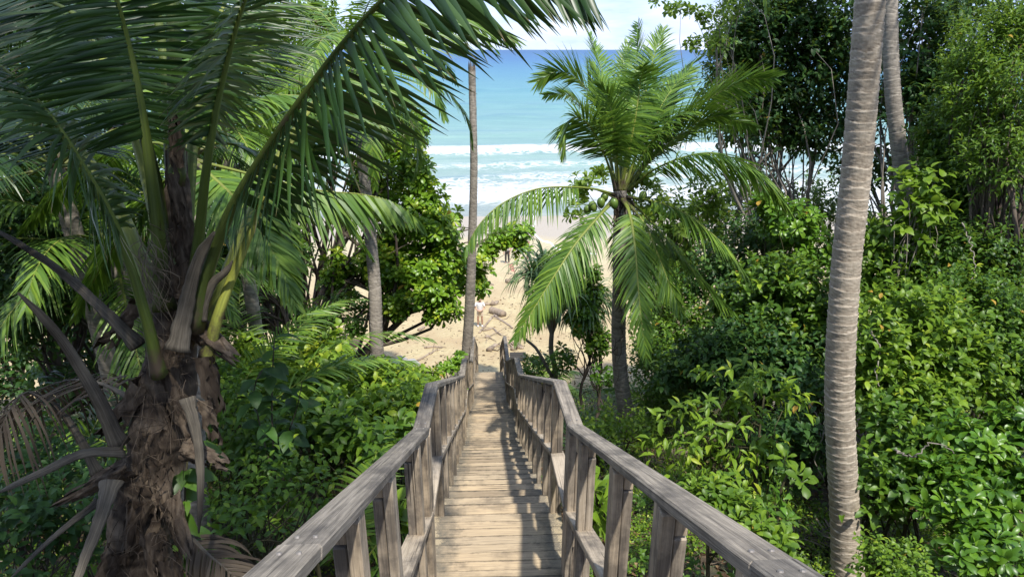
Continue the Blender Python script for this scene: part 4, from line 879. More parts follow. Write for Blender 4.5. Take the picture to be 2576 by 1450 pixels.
# 7. the short palm right of the stairs with the full crown and green nuts
def mid_palm():
    b = on_ground(1584, 1112); d0 = -(CM.inverted() @ b).z; d1 = d0 - 1.65
    root = thing('coconut_palm', (b.x, b.y, b.z - 0.1), 'short coconut palm with full green crown and nuts right of the stairs', 'palm tree', 'coconut palms')
    mb = MB(); ringed_trunk(mb, [(b.x, b.y, b.z - 0.1)] + PP((1578, 1060, d0 - .15), (1562, 950, d0 - .5), (1556, 840, d0 - .85), (1560, 700, d0 - 1.2), (1562, 560, d0 - 1.55), (1560, 480, d1)), [0.17, 0.155, 0.14, 0.135, 0.135, 0.14, 0.12], 0.085, 0.06, 24, 7, 14, (0.3, 0.2)); part(root, mb, 'trunk', M_PTRUNK2)
    r = np.random.default_rng(8); e = d1
    # dead skirt of fibre below the crown
    mb = MB()
    for k in range(70):
        py = r.uniform(500, 930) if k > 30 else r.uniform(480, 560); s = np.array(P(np.interp(py, [480, 700, 950], [1560, 1560, 1562]) + r.uniform(-14, 14), py, d1 + (py - 480) / 430 * 0.9 - 0.16)); L = r.uniform(.15, .5)
        tube(mb, catmull([s, s + (r.normal(0, .05), r.normal(-.03, .03), -L * .5), s + (r.normal(0, .06), r.normal(-.02, .03), -L)], 5), [0.012, 0.016, 0.014, 0.009, 0.004], 4, r.random(), 0, False, 0.35)
    part(root, mb, 'fibre_sheath', M_FIBRE)
    K = dict(leaf=0.78, n=100, segs=5, w=0.029, r0=0.032, droop=.3)
    fr = [
      # rising fronds
      ([(1560, 480, e), (1575, 380, e + .3), (1590, 270, e + .7), (1600, 160, e + 1.1), (1606, 60, e + 1.5)], dict(t0=.25, droop=.25, vee=.5, az=0.4)),
      ([(1555, 480, e), (1545, 370, e + .5), (1530, 260, e + 1.0), (1508, 160, e + 1.5), (1482, 85, e + 1.9)], dict(t0=.25, droop=.2, vee=.3, roll=-.7, hang=.05)),
      ([(1565, 480, e), (1590, 370, e + .1), (1618, 260, e + .3), (1640, 160, e + .6), (1668, 72, e + .9)], dict(t0=.25, droop=.3, vee=.5)),
      ([(1570, 480, e), (1605, 380, e + .5), (1650, 280, e + 1.0), (1705, 195, e + 1.5), (1765, 145, e + 1.9)], dict(t0=.25, droop=.2, vee=.3, roll=.7, hang=.05)),
      ([(1562, 478, e), (1580, 390, e - .3), (1598, 300, e - .5), (1610, 215, e - .6), (1618, 165, e - .9)], dict(t0=.3, droop=.3, vee=.1, hang=.5, az=-1.2, leaf=.82)),
      ([(1572, 480, e), (1625, 400, e + .6), (1690, 320, e + 1.2), (1765, 250, e + 1.8), (1830, 215, e + 2.2)], dict(t0=.22, droop=.25, vee=.2, roll=.9, hang=.1)),
      ([(1570, 480, e), (1600, 390, e - .1), (1645, 300, e - .1), (1690, 225, e), (1740, 170, e + .1)], dict(t0=.25, droop=.35, vee=.3)),
      ([(1556, 478, e), (1552, 400, e - .3), (1545, 320, e - .6), (1530, 250, e - .7), (1512, 215, e - .8)], dict(t0=.25, droop=.5, vee=.2)),
      ([(1572, 478, e), (1612, 400, e - .3), (1660, 330, e - .5), (1700, 290, e - .7), (1745, 280, e - .8)], dict(t0=.25, droop=.5, vee=.1)),
      ([(1558, 478, e), (1550, 390, e - .2), (1535, 300, e - .2), (1515, 220, e - .1), (1492, 165, e)], dict(t0=.27, droop=.2, vee=.2, hang=.1, roll=-.4)),
      ([(1568, 478, e), (1598, 395, e + .2), (1640, 310, e + .4), (1682, 240, e + .6), (1722, 185, e + .8)], dict(t0=.27, droop=.2, vee=.2, hang=.1, roll=.5)),
      ([(1560, 480, e), (1562, 380, e + .8), (1566, 270, e + 1.5), (1572, 170, e + 2.0), (1580, 110, e + 2.2)], dict(t0=.25, droop=.2, vee=.3, hang=.05)),
      ([(1572, 480, e), (1630, 410, e - .2), (1700, 345, e - .3), (1770, 300, e - .4), (1830, 290, e - .4)], dict(t0=.24, droop=.25, roll=.9, hang=.15, leaf=.9)),
      # left arcs
      ([(1550, 480, e), (1533, 380, e + .2), (1505, 280, e + .4), (1460, 205, e + .5), (1405, 180, e + .6), (1352, 205, e + .6)], dict(t0=.3, droop=.2, vee=.2, roll=-1.1, hang=.12, leaf=.9, n=104)),
      ([(1550, 480, e), (1525, 400, e - .2), (1490, 325, e - .4), (1450, 295, e - .5), (1425, 320, e - .6), (1418, 390, e - .6)], dict(t0=.28, droop=.3, vee=.1, roll=-.8, hang=.3, leaf=.8)),
      ([(1545, 490, e), (1500, 476, e - .3), (1440, 470, e - .6), (1350, 475, e - 1.0), (1265, 510, e - 1.3), (1205, 565, e - 1.5), (1170, 630, e - 1.6)], dict(t0=.26, droop=.5, hang=.9, vee=-.15, gap=.3, leaf=.66)),
      ([(1552, 478, e), (1530, 390, e + .8), (1490, 300, e + 1.5), (1430, 240, e + 2.1), (1370, 240, e + 2.5)], dict(t0=.25, droop=.3, roll=-.9, hang=.15, leaf=.8)),
      # right
      ([(1575, 470, e), (1640, 390, e - .1), (1710, 310, e - .2), (1790, 245, e - .3), (1870, 205, e - .3), (1945, 195, e - .3)], dict(t0=.2, droop=.2, vee=.05, roll=1.0, hang=.15, leaf=1.0, n=110)),
      ([(1580, 480, e), (1640, 430, e - .4), (1720, 395, e - .7), (1800, 385, e - 1.0), (1880, 415, e - 1.2), (1940, 465, e - 1.3), (1980, 520, e - 1.3)], dict(t0=.2, droop=.35, vee=.05, roll=.8, hang=.4, leaf=1.0, n=110)),
      ([(1580, 470, e), (1650, 390, e + .5), (1730, 330, e + 1.0), (1820, 300, e + 1.4), (1900, 320, e + 1.7)], dict(t0=.22, droop=.3, roll=.9, hang=.3, leaf=.95, n=104)),
      ([(1575, 495, e), (1640, 505, e - .4), (1720, 535, e - .7), (1800, 595, e - .9), (1850, 650, e - 1.0), (1890, 715, e - 1.0)], dict(t0=.2, droop=.3, vee=.05, roll=.5, hang=.3)),
      # down
      ([(1568, 500, e - .1), (1585, 540, e - .5), (1597, 620, e - .8), (1606, 730, e - .95), (1616, 830, e - 1.0), (1628, 905, e - 1.0)], dict(t0=.16, droop=.35, vee=.1, az=-1.3, leaf=.66)),
      ([(1550, 500, e - .1), (1510, 540, e - .5), (1450, 610, e - .8), (1390, 700, e - 1.0), (1340, 780, e - 1.1), (1295, 850, e - 1.1)], dict(t0=.15, droop=.6, vee=.05, az=-1.9)),
      ([(1545, 500, e), (1490, 560, e - .1), (1430, 640, e - .2), (1380, 730, e - .25), (1350, 820, e - .3)], dict(t0=.2, droop=.6, vee=.05)),
      ([(1575, 505, e), (1620, 560, e - .3), (1655, 640, e - .5), (1690, 730, e - .6), (1715, 790, e - .6)], dict(t0=.18, droop=.5, vee=.05, az=-0.9)),
      ([(1580, 500, e), (1640, 560, e + .1), (1710, 640, e + .2), (1780, 720, e + .2), (1850, 790, e + .2)], dict(t0=.22, droop=.6)),
      ([(1565, 500, e + .1), (1580, 560, e + .6), (1590, 650, e + .9), (1595, 740, e + 1.0)], dict(t0=.2, droop=.5, az=1.4)),
    ]
    for k, (pts, kw) in enumerate(fr): frond(root, PP(*pts), seed=100 + k, **{**K, **kw})
    frond(root, PP((1550, 500, e - .15), (1500, 478, e - .5), (1450, 470, e - .8)), seed=140, stalk_only=True, name='bare_stalk', r0=0.02, rtint=0.3)
    mat, nt, bs = newmat('green coconut'); tco = nd(nt, 'ShaderNodeTexCoord').outputs['Object']
    nt.links.new(ramp(nt, noise(nt, tco, 7, 3), [(0.35, (0.06, 0.12, 0.02)), (0.65, (0.14, 0.20, 0.035))]), bs.inputs['Base Color']); bs.inputs['Roughness'].default_value = 0.35
    for (px, py, q) in [(1617, 494, .25), (1492, 519, .22), (1512, 510, .3), (1520, 497, .1), (1478, 528, .12), (1545, 512, .35)]:
        c = np.array(P(px, py, e - q)); m2 = MB()
        t = np.linspace(-0.10, 0.095, 12); rad = 0.070 * np.sqrt(np.clip(1 - (t / 0.101) ** 2, 0.002, 1)) * (1 + 0.15 * t / 0.12)
        ax = unit(np.array([r.normal(0, .3), r.normal(0, .3), 1.0])); tube(m2, c + t[:, None] * ax, rad, 14, 0.5)
        part(root, m2, 'coconut', mat)
mid_palm()
# ------------------------------------------------------------------ trees and shrubs
def depth_of(v): return -(CM.inverted() @ Vector(v)).z
def plant(name, label, cat, blobs_px, d, leaf, mat, n, kind='twig', L=0.12, W=None, nl=8, tl=0.4, up=0.9, tint=(0.2, 0.85), young=0.25, droop=0.0, seed=0, group=None, base=None, trunk_r=0.03, trunks=1, bark=None, shell=0.45, depth=1.0, openness=1.0, branches=26, foliage='foliage', trunk='stem', outw=0.6, upw=0.5, clear=True):
    """a plant whose crown is made of leafy lumps: blobs_px = (px, py, rx, ry[, d]) in photograph pixels at its own distance; depth = how deep the crown is compared with its width"""
    r = np.random.default_rng(seed + 500); B = []
    for b in blobs_px:
        dd = b[4] if len(b) > 4 else d
        c = P(b[0], b[1], dd); k = dd / FPX
        B.append((c.x, c.y, c.z, b[2] * k, max(b[2] * k * depth, 0.3), b[3] * k))
    B = np.array(B)
    if base is None: bx, by = B[:, 0].mean(), B[:, 1].mean()
    elif len(base) == 3: q = P(*base); bx, by = q.x, q.y
    else: bx, by = base
    bz = gz(bx, by) - 0.08
    root = thing(name, (bx, by, bz), label, cat, group)
    cen, nrm = blob_points(r, B, n, shell)
    ok = cen[:, 2] > np.array([gz_smooth(x, y) for x, y in cen[:, :2]]) + 0.05
    inst = (np.abs(cen[:, 0]) < 0.78 + 0.0 * cen[:, 1]) & (cen[:, 1] < 23.5) & (cen[:, 1] > -2) & (cen[:, 2] < np.array([gz_smooth(0, y) for y in cen[:, 1]]) + 3.2)      # nothing grows through the stairs
    ok &= ~inst if clear else True
    cen, nrm = cen[ok], nrm[ok]
    dirs = nrm * outw + np.array([0, 0, upw]) + r.normal(0, 0.28, cen.shape)
    mb = MB(); W = W or L * 0.5
    if kind == 'twig': twigs(mb, r, leaf, cen, dirs, nl, tl, L, W, up, tint, young, droop)
    else: rosettes(mb, r, leaf, cen, dirs, nl, L, W, tint, openness)
    if mb.n: part(root, mb, foliage, mat)
    bk = bark or M_STEM
    mb = MB(); zc = B[:, 2].mean(); tops = []
    for t in range(trunks):
        b = B[r.integers(len(B))] if trunks > 1 else B[np.argmax(B[:, 5])]
        o = np.array([bx, by, bz]) + (r.normal(0, 0.10 * trunks ** .5 * (trunks > 1), 3) * (1, 1, 0))
        e = b[:3] + np.array([0, 0, b[5] * 0.35]); p = limb(mb, r, o, e, trunk_r, trunk_r * 0.35, wig=0.035, seg=8, n=14, tint=0.4 + 0.4 * r.random()); tops.append(p)
    part(root, mb, trunk, bk)
    if branches and len(cen):
        mb = MB(); k = min(branches, len(cen)); idx = r.choice(len(cen), k, replace=False)
        for i in idx:
            p = tops[r.integers(len(tops))]; j = int(np.clip(r.normal(0.62, 0.2), 0.2, 0.98) * (len(p) - 1)); jj = min(j, int(np.argmin(np.linalg.norm(p - cen[i], axis=1))))
            limb(mb, r, p[jj], cen[i], trunk_r * 0.38, 0.004, sag=-0.06, wig=0.07, seg=5, n=8, tint=0.3 + 0.5 * r.random())
        part(root, mb, 'branch', bk)
    return root

def straps(mb, r, c, n, L, w, droop, up=(0.1, 1.3), tint=(0.2, 0.9), segs=7):
    """long strap leaves springing from a point and arching over"""
    az = r.uniform(0, 6.283, n); el = r.uniform(up[0], up[1], n); q = np.tile(np.array(c, float), (n, 1)) + r.normal(0, .02, (n, 3))
    d = np.stack([np.cos(az) * np.cos(el), np.sin(az) * np.cos(el), np.sin(el)], 1); side = unit(np.stack([-np.sin(az), np.cos(az), 0 * az], 1))
    Ls = L * r.uniform(0.65, 1.1, n); rows = []
    prof = np.interp(np.linspace(0, 1, segs + 1), [0, .3, .7, 1], [.8, 1, .7, .03]); dr = droop * r.uniform(.6, 1.4, n)
    for j in range(segs + 1):
        nn = np.cross(side, d); hw = w * prof[j] * .5
        rows.append(np.stack([q - side * hw + nn * hw * .35, q, q + side * hw + nn * hw * .35], 1))
        d = unit(d - np.array([0, 0, 1.0]) * (dr * (0.3 + 1.1 * j / segs) * 2 / segs)[:, None]); q = q + d * (Ls / segs)[:, None]
    V = np.stack(rows, 1); per = (segs + 1) * 3; i = np.arange(segs)[:, None] * 3; cc = np.arange(2)[None]
    f = np.stack([i + cc, i + cc + 1, i + cc + 4, i + cc + 3], -1).reshape(-1, 4)
    mb.add(V.reshape(-1, 3), (f[None] + (np.arange(n) * per)[:, None, None]).reshape(-1, 4), np.repeat(r.uniform(tint[0], tint[1], n), per))

# --- beach tree with big waxy leaves, left of the slim bare trunk
bt = plant('beach_tree', 'big leaved bright green tree leaning over the sand beyond the grey palm trunk', 'tree',
      [(985, 330, 70, 70, 20.5), (1020, 430, 62, 90, 20), (1050, 330, 30, 50, 20), (1062, 440, 36, 60, 19.8), (1085, 510, 44, 50, 19.8), (930, 470, 60, 80, 20.5), (940, 330, 50, 70, 20.8), (1000, 560, 80, 80, 20), (1090, 570, 74, 66, 19.6), (1120, 650, 60, 50, 19.8), (970, 660, 80, 70, 20), (1060, 690, 96, 80, 19.8), (1110, 765, 50, 56, 19.5), (1000, 760, 46, 40, 19.8), (1150, 690, 40, 50, 20.6), (1205, 690, 30, 64, 20.8), (850, 690, 50, 70, 20), (1300, 588, 40, 34, 21.5), (1255, 606, 40, 28, 21.3), (1310, 630, 24, 18, 21.5), (1228, 630, 22, 22, 21.0)],
      20, 'obovate', G_WAX, 1500, 'rosette', L=0.29, W=0.145, nl=11, tint=(0.45, 1.0), seed=1, base=(700, 885, 19.0), trunk_r=0.17, trunks=3, bark=M_BARK, shell=0.5, depth=0.9, branches=60, trunk='trunk', foliage='crown')
mb = MB(); limb(mb, np.random.default_rng(2), P(1090, 660, 20.4), P(1310, 590, 21.5), .045, .012, wig=.03, seg=6, n=14); part(bt, mb, 'branch', M_BARK)
plant('shrub', 'low shady bush of big leaves under the leaning dark branch', 'shrub', [(820, 800, 70, 50, 18.5), (880, 760, 50, 50, 18.5), (740, 790, 60, 50, 18), (900, 820, 40, 30, 18)], 18, 'obovate', G_MID, 150, 'rosette', L=0.2, W=0.1, nl=9, tint=(0.0, 0.6), seed=2)
plant('beach_tree', 'yellow speckled beach tree behind the green nuts of the short palm', 'tree',
      [(1462, 470, 44, 44, 18.5), (1500, 440, 40, 26, 18), (1450, 530, 30, 30, 18), (1640, 520, 90, 60, 17), (1730, 560, 90, 70, 16.5), (1600, 440, 60, 40, 17), (1790, 500, 70, 60, 16.5), (1690, 640, 90, 60, 17)],
      17, 'obovate', G_YEL, 300, 'rosette', L=0.24, W=0.12, nl=9, tint=(0.1, 1.0), seed=3, base=(1655, 880, 17.0), trunk_r=0.09, trunks=2, bark=M_BARK, trunk='trunk', foliage='crown', branches=40, shell=.6)
plant('beach_tree', 'small round headed tree with pale rosettes between pandanus and palm trunk', 'tree', [(1480, 740, 44, 40, 16.5), (1470, 800, 48, 50, 16.5), (1505, 860, 30, 40, 16.5), (1490, 690, 24, 24, 16.5)], 16.5, 'obovate', G_WAX, 260, 'rosette', L=0.18, W=0.09, nl=9, tint=(0.2, 0.95), seed=4, base=(1515, 960, 16.5), trunk_r=0.05, trunks=2, bark=M_BARK)

# --- tall trees on the right
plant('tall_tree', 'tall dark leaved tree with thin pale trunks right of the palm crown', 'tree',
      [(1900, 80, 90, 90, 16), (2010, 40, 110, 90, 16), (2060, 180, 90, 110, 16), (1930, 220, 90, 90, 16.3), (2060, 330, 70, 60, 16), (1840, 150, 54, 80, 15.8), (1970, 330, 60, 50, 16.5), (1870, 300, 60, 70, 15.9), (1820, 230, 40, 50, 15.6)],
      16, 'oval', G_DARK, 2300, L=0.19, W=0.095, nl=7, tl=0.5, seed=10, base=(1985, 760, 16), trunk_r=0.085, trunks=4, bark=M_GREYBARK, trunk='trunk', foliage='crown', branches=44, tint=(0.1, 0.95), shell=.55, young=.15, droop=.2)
plant('tall_tree', 'airy tree with yellow green rosettes reaching over the palm from the top', 'tree', [(1700, 20, 60, 26, 14), (1770, 40, 60, 30, 14), (1740, 110, 40, 24, 14), (1800, 100, 50, 40, 14.2), (1840, 10, 60, 40, 14.2), (1660, 0, 30, 18, 14)], 14, 'obovate', G_YEL, 105, 'rosette', L=0.16, W=0.085, nl=7, tint=(0.1, 0.8), seed=11, base=(1930, 640, 15.0), trunk_r=0.06, trunks=1, bark=M_GREYBARK, trunk='trunk', foliage='crown', branches=12, shell=.8)
plant('tall_tree', 'dark forest tree filling the gap behind the pale ringed trunk', 'tree', [(2130, 90, 60, 150, 15.5), (2310, 90, 90, 120, 14), (2380, 230, 100, 100, 14), (2290, 250, 60, 90, 14), (2440, 60, 90, 80, 14.5), (2420, 370, 80, 70, 14.5), (2170, 430, 50, 60, 15.5), (2170, 280, 40, 60, 15.5)],
      14.5, 'oval', G_DARK, 1700, L=0.18, W=0.085, nl=7, tl=0.5, seed=12, base=(2330, 760, 14.5), trunk_r=0.10, trunks=4, bark=M_GREYBARK, trunk='trunk', foliage='crown', branches=60, tint=(0.1, 0.9))
plant('tall_tree', 'sunlit lime green tree at the upper edge of the right hand forest', 'tree', [(2480, 140, 90, 100, 10.5), (2540, 260, 90, 110, 10), (2440, 290, 60, 60, 10.5), (2520, 400, 90, 80, 10), (2570, 60, 60, 90, 10.3), (2420, 200, 40, 40, 10.5)],
      10.3, 'lance', G_BRIGHT, 1300, L=0.115, W=0.045, nl=8, tl=0.30, seed=13, base=(2560, 900, 10.5), trunk_r=0.07, trunks=3, bark=M_BARK, trunk='trunk', foliage='crown', branches=50, tint=(0.0, 0.75), shell=.5)
plant('tall_tree', 'glossy mid green tree right of the curved grey trunk', 'tree', [(2390, 330, 60, 60, 11.5), (2410, 430, 80, 70, 11.3), (2370, 480, 50, 60, 11.5), (2450, 510, 70, 60, 11.2), (2350, 390, 30, 50, 11.6)],
      11.5, 'oval', G_MID, 850, L=0.13, W=0.06, nl=7, tl=0.35, seed=14, base=(2400, 900, 11.5), trunk_r=0.06, trunks=2, bark=M_BARK, trunk='trunk', foliage='crown', branches=40, tint=(0.1, 0.95))
plant('tall_tree', 'gnarled forest tree in deep shade above the far right shrubs', 'tree', [(2540, 500, 70, 70, 12), (2480, 420, 60, 50, 12.5), (2580, 380, 60, 60, 12), (2600, 180, 80, 150, 12.5)], 12.3, 'oval', G_DARK, 800, L=0.13, W=0.06, nl=7, tl=0.4, seed=15, base=(2520, 900, 12.5), trunk_r=0.07, trunks=3, bark=M_BARK, trunk='trunk', foliage='crown', branches=60)
plant('sapling', 'pale broad leaved sapling growing in front of the curved grey trunk', 'tree', [(2310, 470, 40, 30, 10.3), (2318, 520, 50, 46, 10.3), (2300, 575, 46, 40, 10.3)], 10.3, 'heart', G_BRIGHT, 75, L=0.17, W=0.13, nl=5, tl=0.35, seed=16, base=(2300, 900, 10.3), trunk_r=0.03, bark=M_GREYBARK, droop=.3, tint=(0.3, 0.8))

plant('tall_tree', 'green tree standing low behind the pale trunks with sea glinting through', 'tree', [(1880, 480, 70, 60, 18.5), (1960, 540, 90, 60, 18.5), (2060, 520, 70, 60, 18.5), (1820, 560, 60, 60, 18.5), (2120, 600, 80, 70, 18)], 18.5, 'oval', G_MID, 620, L=0.18, W=0.09, nl=7, tl=.5, seed=17, base=(1980, 800, 18.5), trunk_r=.08, trunks=3, bark=M_GREYBARK, trunk='trunk', foliage='crown', branches=40, tint=(.0, .8))
plant('tall_tree', 'thick dark tree closing the view low on the far right', 'tree', [(2400, 560, 90, 60, 16), (2520, 580, 90, 70, 16), (2620, 500, 90, 120, 16), (2260, 600, 80, 60, 16)], 16, 'oval', G_DARK, 620, L=0.17, W=0.085, nl=7, tl=.5, seed=18, base=(2450, 800, 16), trunk_r=.08, trunks=3, bark=M_BARK, trunk='trunk', foliage='crown', branches=40, tint=(.0, .9))
plant('tall_tree', 'olive green tree low down beyond the right fronds of the short palm', 'tree', [(1760, 640, 90, 60, 19.5), (1680, 700, 80, 60, 19.5), (1840, 700, 90, 60, 18), (1600, 760, 60, 60, 19.5)], 19.5, 'oval', G_MID, 460, L=0.18, W=0.09, nl=7, tl=.5, seed=19, base=(1740, 860, 19), trunk_r=.07, trunks=3, bark=M_BARK, trunk='trunk', foliage='crown', branches=40, tint=(.0, .8))

# --- shrubs of the right slope, from the far edge to the near one
def shrub(label, blobs, d, leaf, mat, n, **kw): return plant('shrub', label, 'shrub', blobs, d, leaf, mat, n, group='shrubs of the right slope', **kw)
S0 = dict(trunks=4, branches=30)
shrub('dark shrub at the foot of the thin pale trunks', [(1870, 640, 90, 70, 15), (1800, 720, 80, 60, 15), (1960, 620, 70, 60, 15)], 15, 'oval', G_DARK, 420, L=0.163, W=0.085, seed=20, tint=(.2, 1), **S0)
shrub('shrub with pale waxy rosettes left of the ringed trunk at mid height', [(1990, 560, 80, 60, 13.5), (2050, 640, 60, 60, 13.3), (1930, 520, 50, 40, 13.7)], 13.5, 'obovate', G_WAX, 220, kind='rosette', L=0.200, W=0.104, nl=9, seed=21, tint=(.1, .8), **S0)
shrub('fine leaved shrub behind the longest hanging frond', [(1720, 820, 80, 70, 15), (1790, 870, 80, 70, 14.5), (1670, 880, 60, 50, 15), (1680, 740, 60, 50, 15.5)], 14.8, 'oval', G_MID, 620, L=0.125, W=0.065, seed=22, tint=(.2, .9), **S0)
shrub('broad shrub of mid green leaves close beside the ringed trunk', [(1960, 760, 110, 90, 12.5), (2040, 850, 70, 80, 12), (1880, 790, 70, 60, 12.8)], 12.3, 'oval', G_MID, 700, L=0.188, W=0.098, seed=23, tint=(.1, .95), **S0)
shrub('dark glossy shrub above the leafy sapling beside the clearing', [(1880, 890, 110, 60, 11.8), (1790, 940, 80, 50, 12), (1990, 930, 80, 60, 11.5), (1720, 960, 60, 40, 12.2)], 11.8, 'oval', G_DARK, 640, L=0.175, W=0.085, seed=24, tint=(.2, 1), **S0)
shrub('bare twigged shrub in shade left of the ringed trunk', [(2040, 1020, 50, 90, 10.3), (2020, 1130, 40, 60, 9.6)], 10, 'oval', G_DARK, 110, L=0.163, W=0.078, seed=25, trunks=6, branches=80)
shrub('small leaved shrub low down between palm trunk and clearing', [(1680, 960, 70, 50, 13.5), (1640, 900, 50, 50, 14)], 13.6, 'oval', G_MID, 300, L=0.112, W=0.058, seed=26, tint=(.2, .9), **S0)
shrub('shrub of upright pale leaves right behind the ringed trunk', [(2230, 640, 80, 60, 11), (2190, 720, 60, 60, 10.8), (2300, 690, 70, 60, 10.8)], 10.9, 'oval', G_BRIGHT, 420, L=0.163, W=0.078, seed=27, tint=(.1, .75), **S0)
shrub('wide dark shrub below the gap with bright sky', [(2430, 640, 130, 60, 10.5), (2520, 720, 100, 60, 10.2), (2360, 730, 80, 50, 10.3)], 10.3, 'oval', G_MID, 760, L=0.125, W=0.058, seed=28, tint=(.05, .8), **S0)
shrub('sunlit shrub of pinnate leaflets filling the middle of the slope', [(2290, 850, 120, 90, 9), (2210, 950, 70, 90, 8.8), (2370, 930, 100, 80, 8.8), (2300, 1020, 90, 60, 8.5)], 8.8, 'oval', G_BRIGHT, 900, L=0.145, W=0.078, nl=9, seed=29, tint=(.15, .85), **S0)
shrub('shadier shrub of rounded leaflets at the far right edge', [(2510, 850, 110, 90, 9.2), (2560, 960, 80, 90, 8.8), (2440, 780, 90, 60, 9.4)], 9.1, 'oval', G_MID, 950, L=0.106, W=0.058, nl=9, seed=30, tint=(.1, .9), **S0)
shrub('waxy rosette shrub in the near right corner', [(2450, 1120, 110, 70, 7.4), (2380, 1230, 100, 80, 7.1), (2520, 1230, 90, 90, 7), (2460, 1360, 120, 80, 6.7), (2560, 1080, 60, 70, 7.3)], 7.1, 'obovate', G_WAX, 300, kind='rosette', L=0.188, W=0.081, nl=11, seed=31, tint=(.05, .75), **S0)
shrub('dim shrub tucked behind the flared foot of the ringed trunk', [(2250, 1120, 60, 80, 8), (2220, 1240, 50, 70, 7.6), (2290, 1200, 50, 60, 7.6)], 7.8, 'oval', G_MID, 170, L=0.163, W=0.078, seed=32, trunks=5, branches=70)
shrub('low bright plant hugging the foot of the ringed trunk', [(2215, 1420, 30, 26, 6.0), (2280, 1430, 50, 26, 6.0)], 6.2, 'oval', G_BRIGHT, 150, L=0.062, W=0.036, nl=7, tl=.16, seed=33, trunks=3, branches=10)
shrub('leafy sapling with big drooping bright leaves over the clearing', [(1860, 950, 60, 40, 8.6), (1920, 1010, 60, 50, 8.5), (1770, 1040, 80, 44, 8.6), (1850, 1080, 80, 50, 8.4), (1720, 1100, 60, 44, 8.6)], 8.5, 'lance', G_BRIGHT, 78, L=0.21, W=0.078, nl=7, tl=0.42, seed=34, tint=(.3, .9), droop=.45, trunks=3, branches=50, base=(1900, 1240, 8.6), upw=.2)
shrub('bright low bush just outside the right handrail near its top', [(1800, 1250, 90, 46, 6.6), (1900, 1310, 90, 50, 6.2), (1960, 1370, 60, 40, 6)], 6.3, 'obovate', G_BRIGHT, 120, kind='rosette', L=0.138, W=0.065, nl=8, seed=35, tint=(.15, .85), trunks=4, branches=20)
shrub('pair of large upright leaves beside the right handrail posts', [(1500, 1260, 16, 40, 5.3), (1520, 1330, 22, 40, 5.2)], 5.2, 'obovate', G_BRIGHT, 9, kind='rosette', L=0.24, W=0.12, nl=6, seed=36, clear=False, tint=(.4, .9), trunks=2, branches=4)
shrub('small bush with rounded leaves at the foot of the short palm', [(1530, 1070, 40, 26, 11.6), (1500, 1100, 30, 22, 11.2), (1620, 1090, 36, 24, 11.6)], 11.5, 'oval', G_BRIGHT, 110, L=0.100, W=0.058, seed=37, trunks=3, branches=10)
shrub('four leaved seedling standing alone beyond the right handrail', [(1990, 1180, 26, 24, 7.6)], 7.6, 'obovate', G_BRIGHT, 4, kind='rosette', L=0.20, W=0.11, nl=6, seed=38, tint=(.3, .7), trunks=1, branches=3)
shrub('waxy seedling with broad leaves at the edge of the clearing', [(1950, 1270, 30, 24, 7)], 7, 'obovate', G_WAX, 6, kind='rosette', L=0.17, W=0.09, nl=6, seed=39, tint=(.2, .6), trunks=1, branches=3)
shrub('green bush pressing against the posts of the second flight', [(1420, 900, 50, 40, 17), (1350, 910, 40, 26, 18), (1330, 935, 26, 20, 17.5), (1530, 940, 40, 40, 15.5)], 17, 'obovate', G_WAX, 100, kind='rosette', L=0.17, W=0.085, nl=8, seed=40, tint=(0, .6), trunks=3, branches=20)
shrub('shrub in the dark hollow below the leafy sapling', [(1960, 1130, 60, 50, 9.6), (1880, 1150, 60, 30, 9.8)], 9.6, 'oval', G_DARK, 90, L=0.138, W=0.065, seed=41, trunks=5, branches=50)

# --- left side
def lshrub(label, blobs, d, leaf, mat, n, **kw): return plant('shrub', label, 'shrub', blobs, d, leaf, mat, n, group='shrubs of the left slope', **kw)
lshrub('yellow green shrub with heart shaped leaves at the top of the left thicket', [(800, 880, 60, 36, 14.5), (720, 910, 60, 36, 14), (850, 930, 60, 40, 13.5)], 14, 'heart', G_BRIGHT, 210, L=0.20, W=0.15, nl=6, seed=50, tint=(.4, 1), **S0)
lshrub('bright shrub below the debris heap on the sand', [(940, 930, 60, 30, 14.5), (1010, 945, 60, 26, 14), (1070, 950, 40, 20, 13.5), (890, 960, 60, 40, 13)], 14, 'obovate', G_BRIGHT, 190, kind='rosette', L=0.18, W=0.09, nl=8, seed=51, tint=(.2, .9), **S0)
lshrub('lush broad leaved shrub in the middle of the left thicket', [(780, 990, 110, 60, 10.5), (900, 1010, 90, 60, 10), (680, 1000, 70, 60, 10.5)], 10.3, 'heart', G_BRIGHT, 330, L=0.19, W=0.13, nl=6, seed=52, tint=(.25, .95), **S0)
lshrub('pale leaved shrub right beside the first bend of the left handrail', [(1000, 1010, 60, 46, 9.8), (960, 1060, 60, 40, 9.2), (1030, 1040, 30, 40, 9)], 9.4, 'oval', G_BRIGHT, 210, L=0.17, W=0.085, nl=7, seed=53, tint=(.2, .9), **S0)
lshrub('shrub with ribbed bluish leaves behind the left handrail', [(850, 1080, 80, 44, 8.2), (930, 1110, 60, 40, 7.8), (780, 1110, 70, 44, 8)], 8, 'oval', G_MID, 150, L=0.19, W=0.09, nl=6, seed=54, tint=(.2, .9), droop=.15, trunks=5, branches=40)
lshrub('thin understorey shrub beside the ragged trunk', [(590, 1080, 60, 60, 7.8), (640, 1150, 60, 50, 7.4), (560, 1000, 40, 50, 8.4)], 7.8, 'oval', G_MID, 150, L=0.13, W=0.065, nl=6, seed=55, tint=(.2, .9), trunks=4, branches=40)
lshrub('light green shrub under the drooping young palm', [(600, 900, 60, 40, 12.5), (560, 960, 60, 44, 11), (650, 940, 50, 40, 12)], 12, 'oval', G_BRIGHT, 270, L=0.15, W=0.08, nl=6, seed=56, tint=(.3, 1), **S0)
